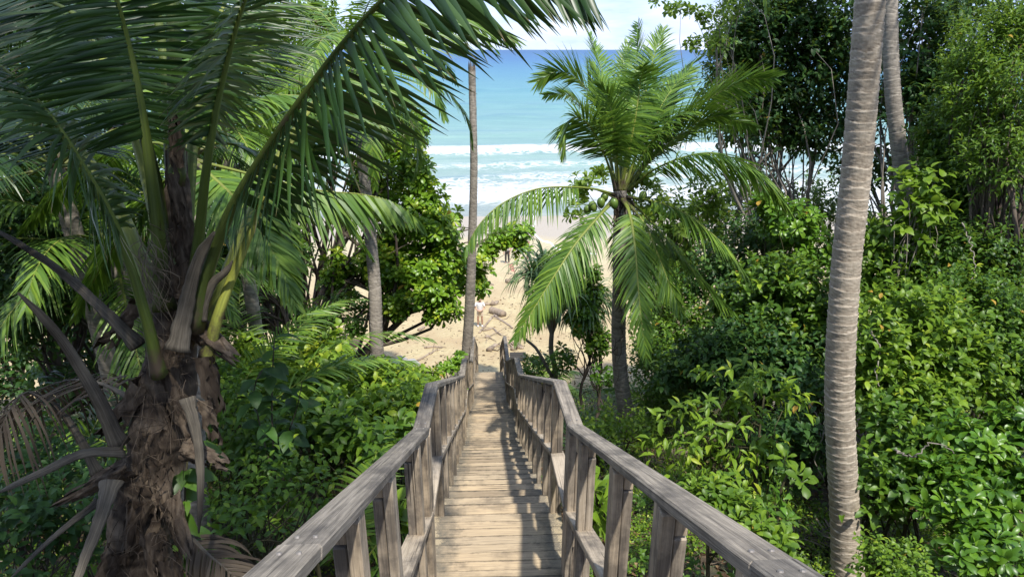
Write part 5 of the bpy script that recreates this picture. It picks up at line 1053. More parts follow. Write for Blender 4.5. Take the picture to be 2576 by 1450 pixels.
lshrub('low leafy seedlings in the litter below the left handrail', [(700, 1230, 80, 30, 6.6), (620, 1280, 70, 30, 6.2), (800, 1240, 50, 30, 6.4), (560, 1380, 60, 30, 5.6)], 6.3, 'oval', G_MID, 110, L=0.10, W=0.055, nl=6, seed=57, tint=(.3, 1), trunks=5, branches=40)
lshrub('two broad pale leaves pushing up beside the near left posts', [(1000, 1300, 14, 26, 4.6), (1000, 1250, 10, 20, 4.7)], 4.6, 'heart', G_BRIGHT, 4, kind='rosette', L=0.20, W=0.14, nl=3, seed=58, clear=False, tint=(.5, .9), trunks=1, branches=3)
lshrub('sprig of leaves sticking out between the posts of the second flight', [(1160, 995, 6, 24, 13)], 13, 'obovate', G_WAX, 4, kind='rosette', L=0.22, W=0.11, nl=5, seed=59, clear=False, tint=(.2, .7), trunks=1, branches=2)
lshrub('bushy clump with shiny leaves left of the lowest handrail', [(1140, 915, 30, 16, 17.5), (1160, 890, 14, 20, 18.5), (1120, 930, 30, 14, 16.5)], 17.5, 'obovate', G_WAX, 40, kind='rosette', L=0.20, W=0.10, nl=8, seed=60, tint=(.2, .9), trunks=2, branches=12)
# the sapling with very large dark leaves
def big_leaf_sapling():
    b = P(690, 1290, 7.0); b.z = gz(b.x, b.y) - 0.05
    root = thing('sapling', tuple(b), 'dark stemmed sapling carrying very large glossy blue green leaves', 'tree')
    r = np.random.default_rng(77); mb = MB(); p = catmull([tuple(b), P(690, 1150, 7.0), P(684, 1000, 6.95), P(690, 850, 6.9)], 24); tube(mb, p, np.linspace(0.018, 0.006, 24), 6, 0.3)
    p2 = catmull([p[10], P(640, 1000, 6.8), P(660, 930, 6.7)], 12); tube(mb, p2, np.linspace(0.009, 0.005, 12), 5, .3)
    p3 = catmull([p[12], P(745, 1030, 7.1), P(760, 960, 7.2)], 12); tube(mb, p3, np.linspace(0.009, 0.005, 12), 5, .3); part(root, mb, 'stem', M_BARK)
    mb = MB(); pos = []; ax = []
    for q, n in ((p[8:], 30), (p2[4:], 14), (p3[4:], 14)):
        for k in range(n):
            c = q[min(len(q) - 1, int(k / n * len(q)))]; a = k * 2.4; pos.append(c); ax.append((math.cos(a), math.sin(a), r.uniform(-.55, .35)))
    n = len(pos); add_leaves(mb, 'oval', np.array(pos), np.array(ax) + r.normal(0, .15, (n, 3)), np.tile([0, 0, 1.0], (n, 1)) + r.normal(0, .3, (n, 3)), r.uniform(.18, .30, n), r.uniform(.10, .15, n), r.uniform(.15, .9, n)); part(root, mb, 'foliage', G_DARK)
big_leaf_sapling()
def trunk_vine():
    b = P(470, 1560, 4.1); b.z = gz(b.x, b.y) - .05
    root = thing('climbing_plant', tuple(b), 'vine with large soft leaves climbing beside the ragged palm trunk', 'plant'); r = np.random.default_rng(9)
    mb = MB(); p = catmull([tuple(b), P(480, 1400, 3.9), P(465, 1250, 3.85), P(475, 1130, 3.85)], 20); tube(mb, p, 0.006, 5, .5); part(root, mb, 'stem', M_STEM)
    mb = MB(); n = 26; q = p[r.integers(3, 20, n)] + r.normal(0, .03, (n, 3)); a = np.array([(math.cos(t), math.sin(t), -.45) for t in r.uniform(-2.0, 1.2, n)])
    add_leaves(mb, 'heart', q, a, np.tile([0.1, -.5, .8], (n, 1)) + r.normal(0, .25, (n, 3)), r.uniform(.10, .19, n), r.uniform(.08, .13, n), r.uniform(.2, .8, n)); part(root, mb, 'foliage', G_MID)
trunk_vine()

# --- the forest behind the big palm
def ltree(label, blobs, d, leaf, mat, n, **kw):
    return plant('forest_tree', label, 'tree', blobs, d, leaf, mat, n, group='forest trees on the left', bark=M_BARK, trunk='trunk', foliage='crown', **kw)
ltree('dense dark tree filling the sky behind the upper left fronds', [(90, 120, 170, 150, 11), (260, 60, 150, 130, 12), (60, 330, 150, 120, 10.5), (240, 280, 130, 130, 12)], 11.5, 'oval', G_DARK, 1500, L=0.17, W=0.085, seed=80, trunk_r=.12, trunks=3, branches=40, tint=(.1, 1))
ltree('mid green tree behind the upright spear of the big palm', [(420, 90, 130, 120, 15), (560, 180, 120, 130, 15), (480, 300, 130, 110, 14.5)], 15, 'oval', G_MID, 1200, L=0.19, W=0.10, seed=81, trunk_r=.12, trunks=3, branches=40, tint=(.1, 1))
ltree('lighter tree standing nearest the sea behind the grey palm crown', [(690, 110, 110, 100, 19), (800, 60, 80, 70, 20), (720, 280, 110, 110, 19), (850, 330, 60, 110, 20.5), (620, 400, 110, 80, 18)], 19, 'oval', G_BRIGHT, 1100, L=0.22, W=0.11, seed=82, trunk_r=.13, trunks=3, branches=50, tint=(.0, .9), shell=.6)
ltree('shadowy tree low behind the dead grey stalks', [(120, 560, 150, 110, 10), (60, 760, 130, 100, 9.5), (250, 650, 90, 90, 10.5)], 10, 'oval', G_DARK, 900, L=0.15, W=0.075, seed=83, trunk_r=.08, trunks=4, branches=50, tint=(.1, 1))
ltree('deep green tree between the big palm and the beach', [(640, 560, 90, 80, 15.5), (720, 640, 60, 60, 15.5), (560, 680, 80, 80, 14), (380, 540, 100, 110, 13)], 15, 'oval', G_MID, 900, L=0.18, W=0.09, seed=84, trunk_r=.10, trunks=4, branches=60, tint=(.0, .8))
ltree('undergrowth bush in the dark at the lower left', [(90, 1180, 110, 80, 6.5), (200, 1300, 90, 70, 6), (60, 1360, 90, 70, 5.6)], 6, 'oval', G_DARK, 170, L=0.13, W=0.065, seed=85, trunk_r=.02, trunks=5, branches=50)
ltree('slender tree of small dark leaves left of the dead stalks', [(60, 500, 130, 120, 14), (-60, 700, 150, 150, 14), (150, 700, 130, 120, 14.5), (40, 900, 140, 100, 13)], 14, 'oval', G_DARK, 1000, L=0.17, W=0.085, seed=86, trunk_r=.09, trunks=4, branches=50, tint=(.1, 1))
ltree('bushy tree closing the view behind the ragged trunk', [(300, 780, 110, 100, 12.5), (230, 950, 110, 90, 11.5), (420, 850, 90, 100, 12.5), (380, 1000, 90, 80, 11)], 12, 'oval', G_MID, 900, L=0.16, W=0.08, seed=87, trunk_r=.07, trunks=4, branches=50, tint=(.0, .9))
ltree('leafy tree between the young palms and the sand', [(560, 760, 70, 70, 17), (640, 800, 60, 50, 17), (480, 760, 70, 80, 16.5), (330, 650, 120, 120, 17), (180, 600, 120, 120, 17.5)], 17, 'oval', G_MID, 800, L=0.18, W=0.09, seed=88, trunk_r=.08, trunks=4, branches=50, tint=(.0, .9))
# unseen tree above the stairs, added to cast shade on the big palm
ltree('unseen spreading tree added beside the stairs to shade the big palm', [], 5, 'oval', G_DARK, 0, L=.1) if False else None
def added_shade_tree():
    b = Vector((-5.6, -1.4, 0)); b.z = gz(b.x, b.y) - .1
    root = thing('forest_tree', tuple(b), 'unseen broad tree added to shade the big palm from above', 'tree', 'forest trees on the left'); r = np.random.default_rng(21)
    B = np.array([(-4.6, -2.6, 20.4, 1.7, 2.0, .9), (-2.6, -2.8, 20.9, 1.4, 1.7, .8), (-6.3, -.4, 20.2, 1.8, 2.0, 1.0), (-3.4, -.2, 20.6, 1.5, 1.7, .8), (-5.6, 2.0, 20.0, 1.8, 1.6, .9), (-7.5, 2.8, 19.5, 2.0, 2.0, 1.1), (-1.5, -.4, 20.4, 1.1, 1.3, .7), (-1.2, -1.9, 20.8, 1.1, 1.2, .6), (-2.2, 1.4, 20.2, 1.1, 1.2, .7), (-.3, .9, 20.3, 1.2, 1.4, .6)])
    cen, nrm = blob_points(r, B, 1600, .5); mb = MB(); twigs(mb, r, 'oval', cen, nrm * .6 + (0, 0, .4), 8, .5, .19, .10); part(root, mb, 'crown', G_DARK)
    mb = MB(); q = limb(mb, r, b, (-4.8, -1.0, 19.6), .22, .10, wig=.02, seg=12, n=16); part(root, mb, 'trunk', M_BARK)
    mb = MB()
    for k in range(26): limb(mb, r, q[r.integers(9, 16)], cen[r.integers(len(cen))], .06, .01, seg=6, n=8)
    part(root, mb, 'branch', M_BARK)
added_shade_tree()

# --- pandanus, strap-leaved clumps
def pandanus():
    b = P(1402, 960, 17.6); b.z = gz(b.x, b.y) - .1
    root = thing('pandanus', tuple(b), 'pandanus with drooping strap leaves and a thin curved forked stem', 'tree'); r = np.random.default_rng(31)
    mb = MB(); p = catmull([tuple(b), P(1396, 930, 17.5), P(1386, 880, 17.4), P(1390, 820, 17.3), P(1398, 760, 17.2)], 22); tube(mb, p, np.linspace(.085, .055, 22), 10, .6)
    tube(mb, catmull([p[8], P(1352, 880, 17.2), P(1330, 860, 17.1), P(1318, 848, 17.0)], 12), np.linspace(.05, .035, 12), 8, .6)
    for e in ((1365, 690), (1440, 750), (1330, 720), (1405, 700)): tube(mb, catmull([p[16], P((1395 + e[0]) / 2, 770, 17.2), P(e[0], e[1], 17.1)], 10), np.linspace(.05, .035, 10), 8, .6)
    part(root, mb, 'trunk', M_GREYBARK)
    mb = MB()
    for (px, py, d) in ((1370, 672, 17), (1340, 695, 16.7), (1405, 685, 17.3), (1440, 745, 17), (1470, 785, 16.7), (1415, 755, 16.6), (1375, 720, 16.5), (1490, 755, 17)):
        straps(mb, r, P(px, py, d), 80, 1.1, .06, 1.9, (0.2, 1.45), tint=(.3, 1))
    part(root, mb, 'foliage', G_GRASS)
    mb = MB()
    for (px, py, d) in ((1440, 790, 16.9), (1400, 775, 16.8)): straps(mb, r, P(px, py, d), 30, .7, .04, 2.4, (-.4, .5))
    part(root, mb, 'dead_leaf_skirt', G_DEAD)
pandanus()
def clump(px, py, d, n, L, w, label, seed, droop=.7, mat=None, name='strap_leaf_clump'):
    b = P(px, py, d); b.z = gz(b.x, b.y); root = thing(name, tuple(b), label, 'plant', 'grassy clumps beside the stairs'); mb = MB(); straps(mb, np.random.default_rng(seed), tuple(b), n, L, w, droop, (0.35, 1.45)); part(root, mb, 'foliage', mat or G_GRASS)
clump(1500, 1050, 12.4, 70, .95, .03, 'large arching grassy clump between stairs and short palm', 1)
clump(1450, 1030, 13.0, 50, .8, .028, 'smaller grassy clump close to the handrail', 2)
clump(1470, 985, 14.5, 60, .9, .028, 'tall grassy clump half hidden behind the handrail bend', 3)
clump(1600, 1010, 14.0, 50, .8, .03, 'grassy clump in shade behind the short palm trunk', 4)

# --- ground layer: small plants, grass, fallen leaves (nobody could count them)
def on_soil(r, n, xr, yr, dens=None, thr=0.0, f=0.5, seed=0.0):
    x = r.uniform(*xr, n); y = r.uniform(*yr, n)
    v = np.array([mnoise.noise(Vector((a * f, b * f, seed))) for a, b in zip(x, y)])
    k = (v > thr) & (np.abs(x) > 0.75)
    x, y = x[k], y[k]; z = np.array([gz(a, b) for a, b in zip(x, y)]); return np.stack([x, y, z], 1)
def ground_cover():
    r = np.random.default_rng(41); mb = MB()
    c = np.concatenate([on_soil(r, 15000, (0.8, 7), (3.5, 14), thr=-.1, seed=1), on_soil(r, 2500, (5, 14), (6, 20), thr=-.3, seed=1), on_soil(r, 7000, (-8, -.8), (3, 12), thr=-.02, seed=2), on_soil(r, 5000, (-10, -.8), (11, 20), thr=-.3, seed=2), on_soil(r, 4000, (.8, 9), (13, 20.5), thr=-.3, seed=2)])
    c[:, 2] += r.uniform(0.0, .10, len(c)); d = rand_dirs(r, len(c)); d[:, 2] = abs(d[:, 2]) + .6
    twigs(mb, r, 'small', c, d, 5, .16, .055, .032, up=1.2, tint=(.1, .95))
    mb.build('ground_cover', G_BRIGHT, None, kind='stuff', label='small bright leaved plants covering the soil')
    mb = MB(); c = np.concatenate([on_soil(r, 900, (.8, 12), (3, 20), thr=-.2, seed=5), on_soil(r, 1500, (-12, -.8), (3, 20), thr=-.25, seed=6)]); c[:, 2] += r.uniform(.1, .35, len(c)); d = rand_dirs(r, len(c)); d[:, 2] = abs(d[:, 2]) + .8
    twigs(mb, r, 'oval', c, d, 7, .35, .12, .06, up=1.1, tint=(.0, .9))
    mb.build('undergrowth', G_MID, None, kind='stuff', label='knee high seedlings and weeds between the shrubs')
    mb = MB(); c = np.concatenate([on_soil(r, 15000, (-8, 8), (2.5, 13), thr=-.5, seed=8), on_soil(r, 6000, (-12, 12), (12, 22), thr=-.5, seed=9)]); n = len(c); c[:, 2] += .015; d = rand_dirs(r, n); d[:, 2] *= .25
    add_leaves(mb, 'oval', c, d, np.tile([0, 0, 1.0], (n, 1)) + r.normal(0, .35, (n, 3)), r.uniform(.05, .16, n), r.uniform(.03, .07, n), r.random(n) ** 1.4)
    mb.build('fallen_leaves', G_LITTER, None, kind='stuff', label='brown fallen leaves lying on the soil')
    mb = MB()
    for q in np.concatenate([on_soil(r, 330, (1, 7), (5, 13), thr=-.1, seed=15), on_soil(r, 140, (-8, -1), (4, 14), thr=0, seed=16)]): straps(mb, r, q, 7, .32, .007, .9, (.5, 1.5), segs=4)
    mb.build('grass', G_GRASS, None, kind='stuff', label='thin grass on the shady soil')
    mb = MB()
    for q in on_soil(r, 420, (-8, 8), (3, 20), thr=-.5, seed=19):
        a = r.uniform(0, 6.28); L = r.uniform(.2, 1.1); e = q + (math.cos(a) * L, math.sin(a) * L, 0); e[2] = gz(e[0], e[1]) + .03; q[2] += .02; limb(mb, r, q, e, .008, .003, seg=4, n=6, tint=r.random())
    mb.build('fallen_twigs', M_DRIFT, None, kind='stuff', label='dead twigs scattered on the soil')
ground_cover()
# fallen palm fronds
def fallen(px, py, d, az, label, seed, L=1.6):
    b = P(px, py, d); b.z = gz(b.x, b.y) + .06; root = thing('fallen_frond', tuple(b), label, 'palm frond', 'fallen palm fronds')
    pts = [(b.x + math.cos(az) * L * t, b.y + math.sin(az) * L * t, gz(b.x + math.cos(az) * L * t, b.y + math.sin(az) * L * t) + .06 + .12 * math.sin(t * 3)) for t in np.linspace(0, 1, 5)]
    frond(root, pts, leaf=.5, n=44, t0=.1, w=.026, droop=.35, seed=seed, mats=G_DEAD, r0=.016, rmat=M_STUB, name='leaflets', segs=4, vee=.3)
fallen(1590, 1130, 11.3, .3, 'brown fallen frond at the foot of the short palm', 1)
fallen(1640, 1180, 9.2, -.4, 'orange brown frond stub in the clearing', 2, .7)
fallen(1990, 1260, 7.8, .5, 'dry frond lying across the shady clearing', 3, 2.0)
fallen(760, 1250, 6.9, 2.3, 'dry frond lying in the litter left of the stairs', 4, 1.8)
fallen(2230, 1350, 6.9, .2, 'bleached frond behind the ringed trunk foot', 5, 1.4)
fallen(820, 1050, 8.6, 1.2, 'straw coloured frond caught in the left thicket', 6, 1.5)

# --- vines and dead hanging twigs in the right hand thicket
def vine(pts, label, seed, leaves=True):
    q = PP(*pts); b = Vector(q[0]); root = thing('vine', tuple(b), label, 'plant', 'vines in the thicket'); r = np.random.default_rng(seed); mb = MB(); p = catmull(q, 30); p[1:-1] += r.normal(0, .012, (28, 3)); tube(mb, p, np.linspace(.011, .005, 30), 5, .6); part(root, mb, 'stem', M_GREYBARK)
    if leaves:
        mb = MB(); n = 26; k = r.integers(2, 29, n); add_leaves(mb, 'oval', p[k], rand_dirs(r, n) * (1, 1, .5) - (0, 0, .3), np.tile([0, -.3, 1.0], (n, 1)) + r.normal(0, .3, (n, 3)), r.uniform(.06, .12, n), r.uniform(.03, .06, n), r.uniform(.3, 1, n)); part(root, mb, 'foliage', G_BRIGHT)
vine([(2030, 1000, 9.6), (2070, 1080, 9.3), (2050, 1150, 9.2), (2075, 1210, 9.1)], 'bare looping vine in the shade left of the ringed trunk', 1, False)
vine([(2190, 830, 8.6), (2215, 880, 8.4), (2205, 950, 8.3), (2240, 1010, 8.2)], 'leafy vine trailing down the sunlit shrub right of the ringed trunk', 2)
vine([(2250, 1130, 7.2), (2300, 1150, 6.9), (2350, 1110, 6.8), (2400, 1140, 6.7)], 'thin dead twig arching in front of the dim hollow', 3, False)
vine([(2420, 560, 9.8), (2450, 650, 9.6), (2440, 740, 9.4)], 'vine hanging from the trees above the far right shrubs', 4)
vine([(1700, 960, 12.8), (1740, 900, 12.6), (1800, 890, 12.4), (1850, 920, 12.2)], 'pale dead twig sticking out behind the leafy sapling', 5, False)
# ------------------------------------------------------------------ driftwood and other things on the sand
def px_of(v):
    c = CM.inverted() @ Vector(v); return 1288 + c.x / -c.z * FPX, 725 - c.y / -c.z * FPX
def log(label, pix, r0, r1, seed, name='driftwood_log', mat=None, lift=0.7, group='driftwood on the sand', twigs_=0, wob=.10):
    g = [on_ground(*p) for p in pix]; o = g[0]
    root = thing(name, tuple(o), label, 'driftwood', group); r = np.random.default_rng(seed); mb = MB()
    pts = catmull([(q.x, q.y, q.z + lift * (r0 if k == 0 else r1)) for k, q in enumerate(g)], 14); tube(mb, pts, np.linspace(r0, r1, 14), 11, np.clip(.5 + r.normal(0, .15, 14), 0, 1), 0, True, 1, None, wob)
    part(root, mb, 'trunk', mat or M_DRIFT)
    if twigs_:
        mb = MB()
        for _ in range(twigs_):
            s = pts[r.integers(3, 13)]; d = np.array([r.normal(0, .5), r.normal(0, .5), r.uniform(.0, .35)]); limb(mb, r, s, s + d, r1 * .6, .008, seg=5, n=7, tint=r.random())
        part(root, mb, 'branch', mat or M_DRIFT)
    return root
log('short thick cut log lying on the sand right of the standing woman', [(1236, 786), (1250, 790), (1267, 796)], .20, .19, 1, wob=.05)
log('rounded grey driftwood chunk above the thick cut log', [(1235, 766), (1243, 766), (1252, 760)], .17, .07, 2, wob=.25)
log('long straight pale pole lying towards the stairs', [(1206, 838), (1225, 815), (1245, 791)], .055, .05, 3, wob=.03)
log('flat bleached slab beside the grey driftwood chunk', [(1213, 768), (1232, 766)], .10, .06, 4, wob=.2)
log('curved branch with side twigs right of the pale pole', [(1215, 833), (1232, 829), (1240, 826), (1252, 838), (1262, 843)], .06, .04, 5, twigs_=3)
log('bent driftwood branch pointing towards the sea', [(1246, 796), (1260, 806), (1275, 815), (1290, 826)], .07, .04, 6, twigs_=3)
log('brown log half hidden by the pandanus leaves', [(1274, 712), (1296, 708)], .17, .14, 7)
log('weathered grey root lying left of the debris heap', [(1230, 884), (1244, 872), (1256, 868)], .13, .06, 8, twigs_=3, wob=.2)
log('dark charred log in the heap behind the right handrail', [(1288, 882), (1302, 876), (1316, 878)], .10, .07, 9, twigs_=4)
log('pale log on top of the heap behind the right handrail', [(1285, 868), (1300, 864), (1312, 872)], .08, .06, 10, twigs_=4)
log('thin stick standing out of the driftwood heap', [(1296, 870), (1306, 862)], .04, .02, 11, lift=2)
log('twiggy root mass above the lowest left handrail', [(1222, 850), (1230, 846), (1236, 852)], .07, .03, 12, twigs_=7, wob=.2)
log('dark stick lying on the shaded sand left of the slim trunk', [(1068, 876), (1090, 873), (1112, 876)], .06, .04, 13)
log('short upright stick end beside the dark stick on shaded sand', [(1082, 892), (1092, 884), (1106, 880)], .05, .03, 14, twigs_=2)
log('thin board of wreckage lying at the top of the left thicket', [(1050, 908), (1070, 897), (1082, 888)], .05, .04, 15)
log('stout sawn log end near the foot of the tall grey trunk', [(868, 862), (884, 868), (900, 872)], .26, .24, 16, mat=M_BARK, wob=.05)
log('leaning broken branch behind the stout sawn log', [(890, 900), (915, 880), (940, 850)], .05, .03, 17, lift=3)
log('small driftwood stump on the sand left of the woman', [(1054, 832), (1068, 824)], .09, .05, 18, wob=.2)
log('little dark driftwood piece on the sand near the bare trunk', [(1232, 715), (1242, 717)], .07, .04, 19, wob=.2)
log('pale stick by the foot of the lowest right handrail', [(1262, 900), (1280, 893), (1300, 890)], .04, .03, 20)
m_conc, nt_, b_ = newmat('broken concrete'); b_.inputs['Base Color'].default_value = (.27, .26, .24, 1); b_.inputs['Roughness'].default_value = .9
for k, (px, py, w, lab) in enumerate([(960, 912, .30, 'grey concrete slab in the wreckage behind the left thicket'), (1005, 915, .34, 'pale broken block beside the concrete slab'), (1040, 918, .26, 'tilted small block at the right end of the wreckage'), (985, 922, .22, 'low rubble block in front of the concrete slab')]):
    q = on_ground(px, py); root = thing('concrete_block', tuple(q), lab, 'rubble', 'rubble at the edge of the sand'); mb = MB()
    a = k * 1.1; box(mb, (q.x, q.y, q.z + .08), (w * math.cos(a), w * math.sin(a), .02), (-.2 * math.sin(a), .2 * math.cos(a), .03), (0, 0, .10), .5, 0, .02); part(root, mb, 'block', m_conc, False)
# pale plank step at the bottom of the stairs
q = on_ground(1294, 905); root = thing('wooden_bench', tuple(q), 'low pale plank bench on the sand right of the lowest handrail', 'bench')
mb = MB()
for k in range(2): box(mb, (q.x + .15, q.y - .14 + .28 * k, q.z + .22), (.34, 0, 0), (0, .13, 0), (0, 0, .02), .95, 0, .004)
part(root, mb, 'seat', M_TREAD, False)
for s in (-1, 1):
    mb = MB(); box(mb, (q.x + .15 + s * .28, q.y, q.z + .08), (0, 0, .12), (.02, 0, 0), (0, .22, 0), .9, 0, .004); part(root, mb, 'leg', M_TREAD, False)
# pink cloth on a stick
q = on_ground(1279, 690); root = thing('cloth_on_stick', tuple(q), 'pink cloth hanging from a stick planted in the sand', 'cloth')
mb = MB(); tube(mb, catmull([q, q + Vector((0.02, 0, .75))], 6), .02, 7, .3); part(root, mb, 'stick', M_DRIFT)
m_pink, nt_, b_ = newmat('faded pink cloth'); b_.inputs['Base Color'].default_value = (.55, .30, .25, 1); b_.inputs['Roughness'].default_value = .9
V = []; F = []
for i in range(7):
    for j in range(6): V.append((q.x + .02 + .05 * i + .02 * j, q.y + .04 * math.sin(i * 1.6 + j * .3), q.z + .72 - .09 * j - .02 * i * (j / 5)))
F = [(i * 6 + j, i * 6 + j + 1, i * 6 + j + 7, i * 6 + j + 6) for i in range(6) for j in range(5)]
mb = MB(); mb.add(V, np.array(F)); part(root, mb, 'cloth', m_pink)
# small litter on the sand
def sand_litter():
    r = np.random.default_rng(61); mb = MB()
    for _ in range(420):
        y = 22.8 + 14 * r.random() ** 1.6; x = r.uniform(-9, 7); L = r.uniform(.04, .30); a = r.uniform(0, 6.28); s = np.array([x, y, gz(x, y) + .012]); e = s + (math.cos(a) * L, math.sin(a) * L, 0); e[2] = gz(e[0], e[1]) + .012
        tube(mb, catmull([s, (s + e) / 2 + (0, 0, .01), e], 4), [.012, .012, .010, .006], 4, r.random())
    mb.build('beach_twigs', M_DRIFT, None, kind='stuff', label='broken twigs and husks scattered over the upper sand')
    mb = MB(); n = 700; y = 22.6 + 13 * r.random(n) ** 1.7; x = r.uniform(-10, 8, n); c = np.stack([x, y, [gz(a, b) + .012 for a, b in zip(x, y)]], 1); d = rand_dirs(r, n); d[:, 2] *= .2
    add_leaves(mb, 'oval', c, d, np.tile([0, 0, 1.0], (n, 1)) + r.normal(0, .3, (n, 3)), r.uniform(.06, .18, n), r.uniform(.04, .09, n), r.random(n) ** 2)
    mb.build('beach_leaves', G_LITTER, None, kind='stuff', label='dry leaves blown over the upper sand')
sand_litter()

# ------------------------------------------------------------------ people
def plain(name, col, rough=.8):
    m, nt, b = newmat(name); co = nd(nt, 'ShaderNodeTexCoord').outputs['Object']
    nt.links.new(ramp(nt, noise(nt, co, 9, 4), [(.3, tuple(c * .85 for c in col)), (.7, tuple(min(1, c * 1.1) for c in col))]), b.inputs['Base Color']); b.inputs['Roughness'].default_value = rough; return m
SKIN = plain('skin', (.42, .25, .17), .55); HAIR = plain('black hair', (.018, .015, .013), .45)
def person(label, foot, h, yaw, J, wear, hair=None, group=None):
    """one continuous skinned body posed by its joints (fractions of the height, +y = facing); clothes are shells grown from the body over the bones they cover"""
    root = thing('person', tuple(foot), label, 'person', group, yaw)
    names = []; pos = []; rad = []; edges = []
    def add(n, p, r, par=None):
        names.append(n); pos.append(np.array(p, float) * h); rad.append(r * h)
        if par is not None: edges.append((names.index(par), len(names) - 1))
    add('pelvis', J['pelvis'], .068); add('waist', J['waist'], .062, 'pelvis'); add('chest', J['chest'], .076, 'waist'); add('collar', J['collar'], .050, 'chest'); add('neck', J['neck'], .030, 'collar')
    H = np.array(J['head']); f = np.array(J.get('face', (0, 1, 0)), float)
    add('jaw', H + (0, 0, -.040) + .010 * f, .043, 'neck'); add('skull', H + (0, 0, .010), .054, 'jaw'); add('crown', H + (0, 0, .048), .042, 'skull'); add('nose', H + f * .064 + (0, 0, -.004), .008, 'skull')
    for s, k in ((-1, 'l'), (1, 'r')):
        add('ear' + k, H + (s * .055, -.005, 0), .010, 'skull')
        add('sh' + k, J['sh' + k], .036, 'collar'); add('el' + k, J['el' + k], .025, 'sh' + k); add('wr' + k, J['wr' + k], .018, 'el' + k)
        d = unit(np.array(J['wr' + k], float) - np.array(J['el' + k], float)); hd = unit(np.array(J.get('hd' + k, d), float)); palm = np.array(J['wr' + k]) + hd * .045; add('palm' + k, palm, .019, 'wr' + k)
        sd = np.cross(hd, (0, 0.3, 1.0)); sd = unit(sd) if np.linalg.norm(sd) > .1 else np.array([0, 1.0, 0])
        for q, (o, L) in enumerate(((-.018, .036), (-.006, .043), (.006, .041), (.017, .032))):
            b0 = palm + hd * .016 + sd * o; add(f'f{k}{q}a', b0, .0062, 'palm' + k); add(f'f{k}{q}b', b0 + hd * L * .6, .0055, f'f{k}{q}a'); add(f'f{k}{q}c', b0 + hd * L * .9 - np.array((0, 0, L * .3)), .0048, f'f{k}{q}b')
        add(f't{k}a', np.array(J['wr' + k]) + hd * .022 + sd * -.022, .0068, 'palm' + k); add(f't{k}b', np.array(J['wr' + k]) + hd * .045 + sd * -.034, .0055, f't{k}a')
        add('hip' + k, J['hip' + k], .052, 'pelvis'); add('kn' + k, J['kn' + k], .035, 'hip' + k); add('calf' + k, np.array(J['kn' + k]) * .62 + np.array(J['an' + k]) * .38 + (0, -.008, 0), .034, 'kn' + k); add('an' + k, J['an' + k], .021, 'calf' + k)
        add('toe' + k, np.array(J['an' + k]) + np.array(J.get('toe' + k, (0, .075, -.024))), .019, 'an' + k)
    me = bpy.data.meshes.new('body_skeleton'); me.from_pydata([tuple(p) for p in pos], edges, []); ob = bpy.data.objects.new('body_skeleton', me); COL.objects.link(ob)
    ob.modifiers.new('skin', 'SKIN'); sv = me.skin_vertices[0].data
    for k, r_ in enumerate(rad): sv[k].radius = (r_ * (1.25 if names[k] in ('chest', 'waist', 'pelvis') else 1), r_ * (.85 if names[k] in ('chest', 'waist') else 1)); sv[k].use_root = (k == 0)
    md = ob.modifiers.new('sub', 'SUBSURF'); md.levels = 2; md.render_levels = 2
    dg = bpy.context.evaluated_depsgraph_get(); ev = ob.evaluated_get(dg); em = ev.to_mesh()
    nv = len(em.vertices); co = np.empty(nv * 3); em.vertices.foreach_get('co', co); co = co.reshape(-1, 3); nr = np.empty(nv * 3); em.vertices.foreach_get('normal', nr); nr = nr.reshape(-1, 3)
    faces = [tuple(p.vertices) for p in em.polygons]; ev.to_mesh_clear(); bpy.data.objects.remove(ob)
    def mk(nm, fs, off, mat):
        if not fs: return
        used = sorted({v for f_ in fs for v in f_}); ix = {v: i for i, v in enumerate(used)}
        m = bpy.data.meshes.new(nm); m.from_pydata([tuple(co[v] + nr[v] * off) for v in used], [], [tuple(ix[v] for v in f_) for f_ in fs]); m.materials.append(mat)
        for p in m.polygons: p.use_smooth = True
        link(nm, m, root)
    mk('body', faces, 0, SKIN)
    P0 = np.array(pos); E = np.array(edges); cen = np.array([co[list(f_)].mean(0) for f_ in faces])
    a = P0[E[:, 0]]; b = P0[E[:, 1]]; ab = b - a; t = np.clip(((cen[:, None] - a[None]) * ab[None]).sum(-1) / np.maximum(1e-9, (ab * ab).sum(-1))[None], 0, 1); dist = np.linalg.norm(cen[:, None] - (a[None] + ab[None] * t[..., None]), axis=-1) - np.array([(rad[i] + rad[j]) / 2 for i, j in edges])[None] * .9
    near = dist.argmin(1); tt = t[np.arange(len(cen)), near]; bone = [names[E[i, 1]] for i in near]
    for nm, mat, off, rule in wear: mk(nm, [f_ for f_, bn, u, c in zip(faces, bone, tt, cen) if rule(bn, u, c / h)], off, mat)
    return root
ST = dict(pelvis=(0, 0, .53), waist=(0, 0, .61), chest=(0, .005, .72), collar=(0, 0, .80), neck=(0, .005, .845), head=(0, .015, .925), shl=(-.105, 0, .795), shr=(.105, 0, .795), hipl=(-.052, 0, .50), hipr=(.052, 0, .50), knl=(-.062, .008, .28), knr=(.062, .008, .28), anl=(-.068, -.01, .045), anr=(.068, -.01, .045))
TORSO = ('waist', 'chest', 'collar', 'hipl', 'hipr', 'shl', 'shr')
up_arm = lambda bn, u: bn in ('ell', 'elr') and u < .55
legs = lambda bn, u, z, cut: (bn in ('hipl', 'hipr', 'knl', 'knr', 'calfl', 'calfr', 'anl', 'anr') and z > cut) and z < .60
shirt = lambda bn, u, c: ((bn in TORSO and c[2] > .52) or up_arm(bn, u) or (bn == 'neck' and c[2] < .82)) and c[2] < .825
shoes = lambda bn, u, c: bn in ('toel', 'toer') or c[2] < .045
hairs = lambda lo: (lambda bn, u, c: bn in ('jaw', 'skull', 'crown', 'earl', 'earr') and (c[2] > .955 or (c[1] < .005 and c[2] > lo)))
f1 = on_ground(1208, 821)
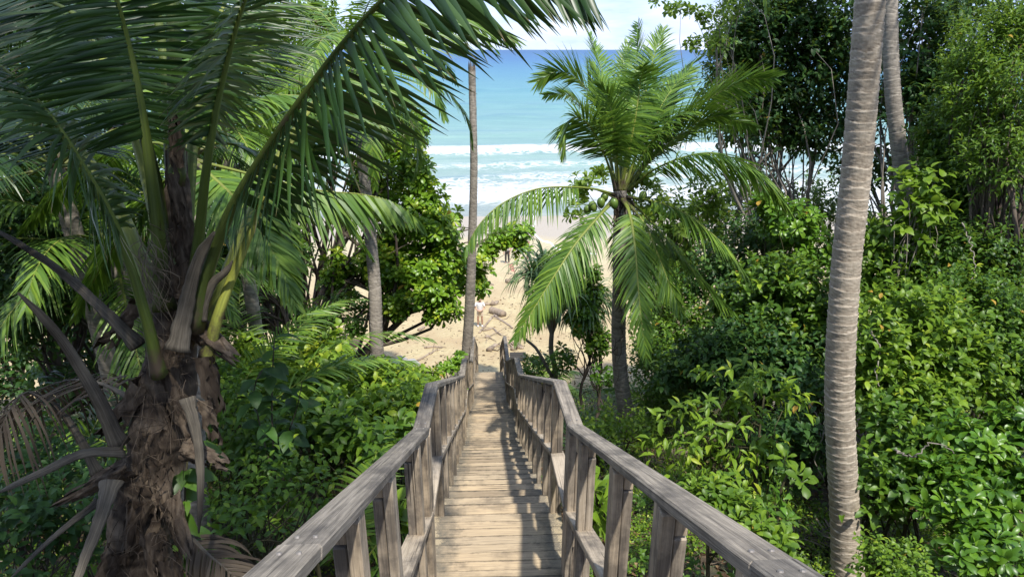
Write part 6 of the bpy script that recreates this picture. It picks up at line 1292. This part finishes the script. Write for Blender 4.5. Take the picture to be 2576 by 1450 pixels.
WHITE = plain('white shirt', (.74, .73, .74)); BEIGE = plain('beige shorts', (.55, .44, .33)); SHOE = plain('white shoe', (.78, .79, .80), .6); BLACK = plain('black cloth', (.022, .021, .022)); DARKT = plain('dark trousers', (.045, .036, .034)); GREY = plain('pale top', (.42, .40, .38))
person('woman in white T-shirt and beige shorts standing on the sand facing the stairs', f1, 1.56, math.pi, dict(ST, ell=(-.150, .0, .635), elr=(.150, .0, .635), wrl=(-.055, .095, .585), wrr=(.055, .095, .585), hdl=(1, .2, 0), hdr=(-1, .2, 0)),
       [('shirt', WHITE, .012, lambda bn, u, c: shirt(bn, u, c)), ('shorts', BEIGE, .014, lambda bn, u, c: (bn in ('pelvis', 'waist', 'hipl', 'hipr', 'knl', 'knr') and .375 < c[2] < .56 and bn not in ('ell',))), ('shoe', SHOE, .008, shoes), ('hair', HAIR, .014, hairs(.80))])
c2 = P(1328, 655, 45.5); f2 = Vector((c2.x, c2.y, gz(c2.x, c2.y)))
person('man in black sleeveless top walking on the sand behind the pandanus', f2, 1.72, -math.pi / 2 - .2, dict(ST, ell=(-.125, .02, .64), elr=(.125, -.05, .64), wrl=(-.115, .07, .52), wrr=(.12, -.06, .50), knl=(-.055, .07, .285), anl=(-.05, .06, .05), knr=(.055, -.01, .28), anr=(.055, -.10, .06)),
       [('top', BLACK, .010, lambda bn, u, c: bn in TORSO and .52 < c[2] < .83 and abs(c[0]) < .105), ('shorts', BLACK, .014, lambda bn, u, c: bn in ('pelvis', 'waist', 'hipl', 'hipr', 'knl', 'knr') and .34 < c[2] < .56), ('hair', HAIR, .012, hairs(.90))])
f3 = on_ground(1276, 662)
person('person in long dark trousers standing on the sand beyond the hanging branch', f3, 1.70, math.pi * .9, dict(ST, ell=(-.135, .0, .64), elr=(.135, 0, .64), wrl=(-.13, .05, .51), wrr=(.13, .05, .51)),
       [('shirt', GREY, .012, lambda bn, u, c: shirt(bn, u, c)), ('trousers', DARKT, .014, lambda bn, u, c: bn in ('pelvis', 'waist', 'hipl', 'hipr', 'knl', 'knr', 'calfl', 'calfr', 'anl', 'anr') and .05 < c[2] < .56), ('hair', HAIR, .012, hairs(.89))])
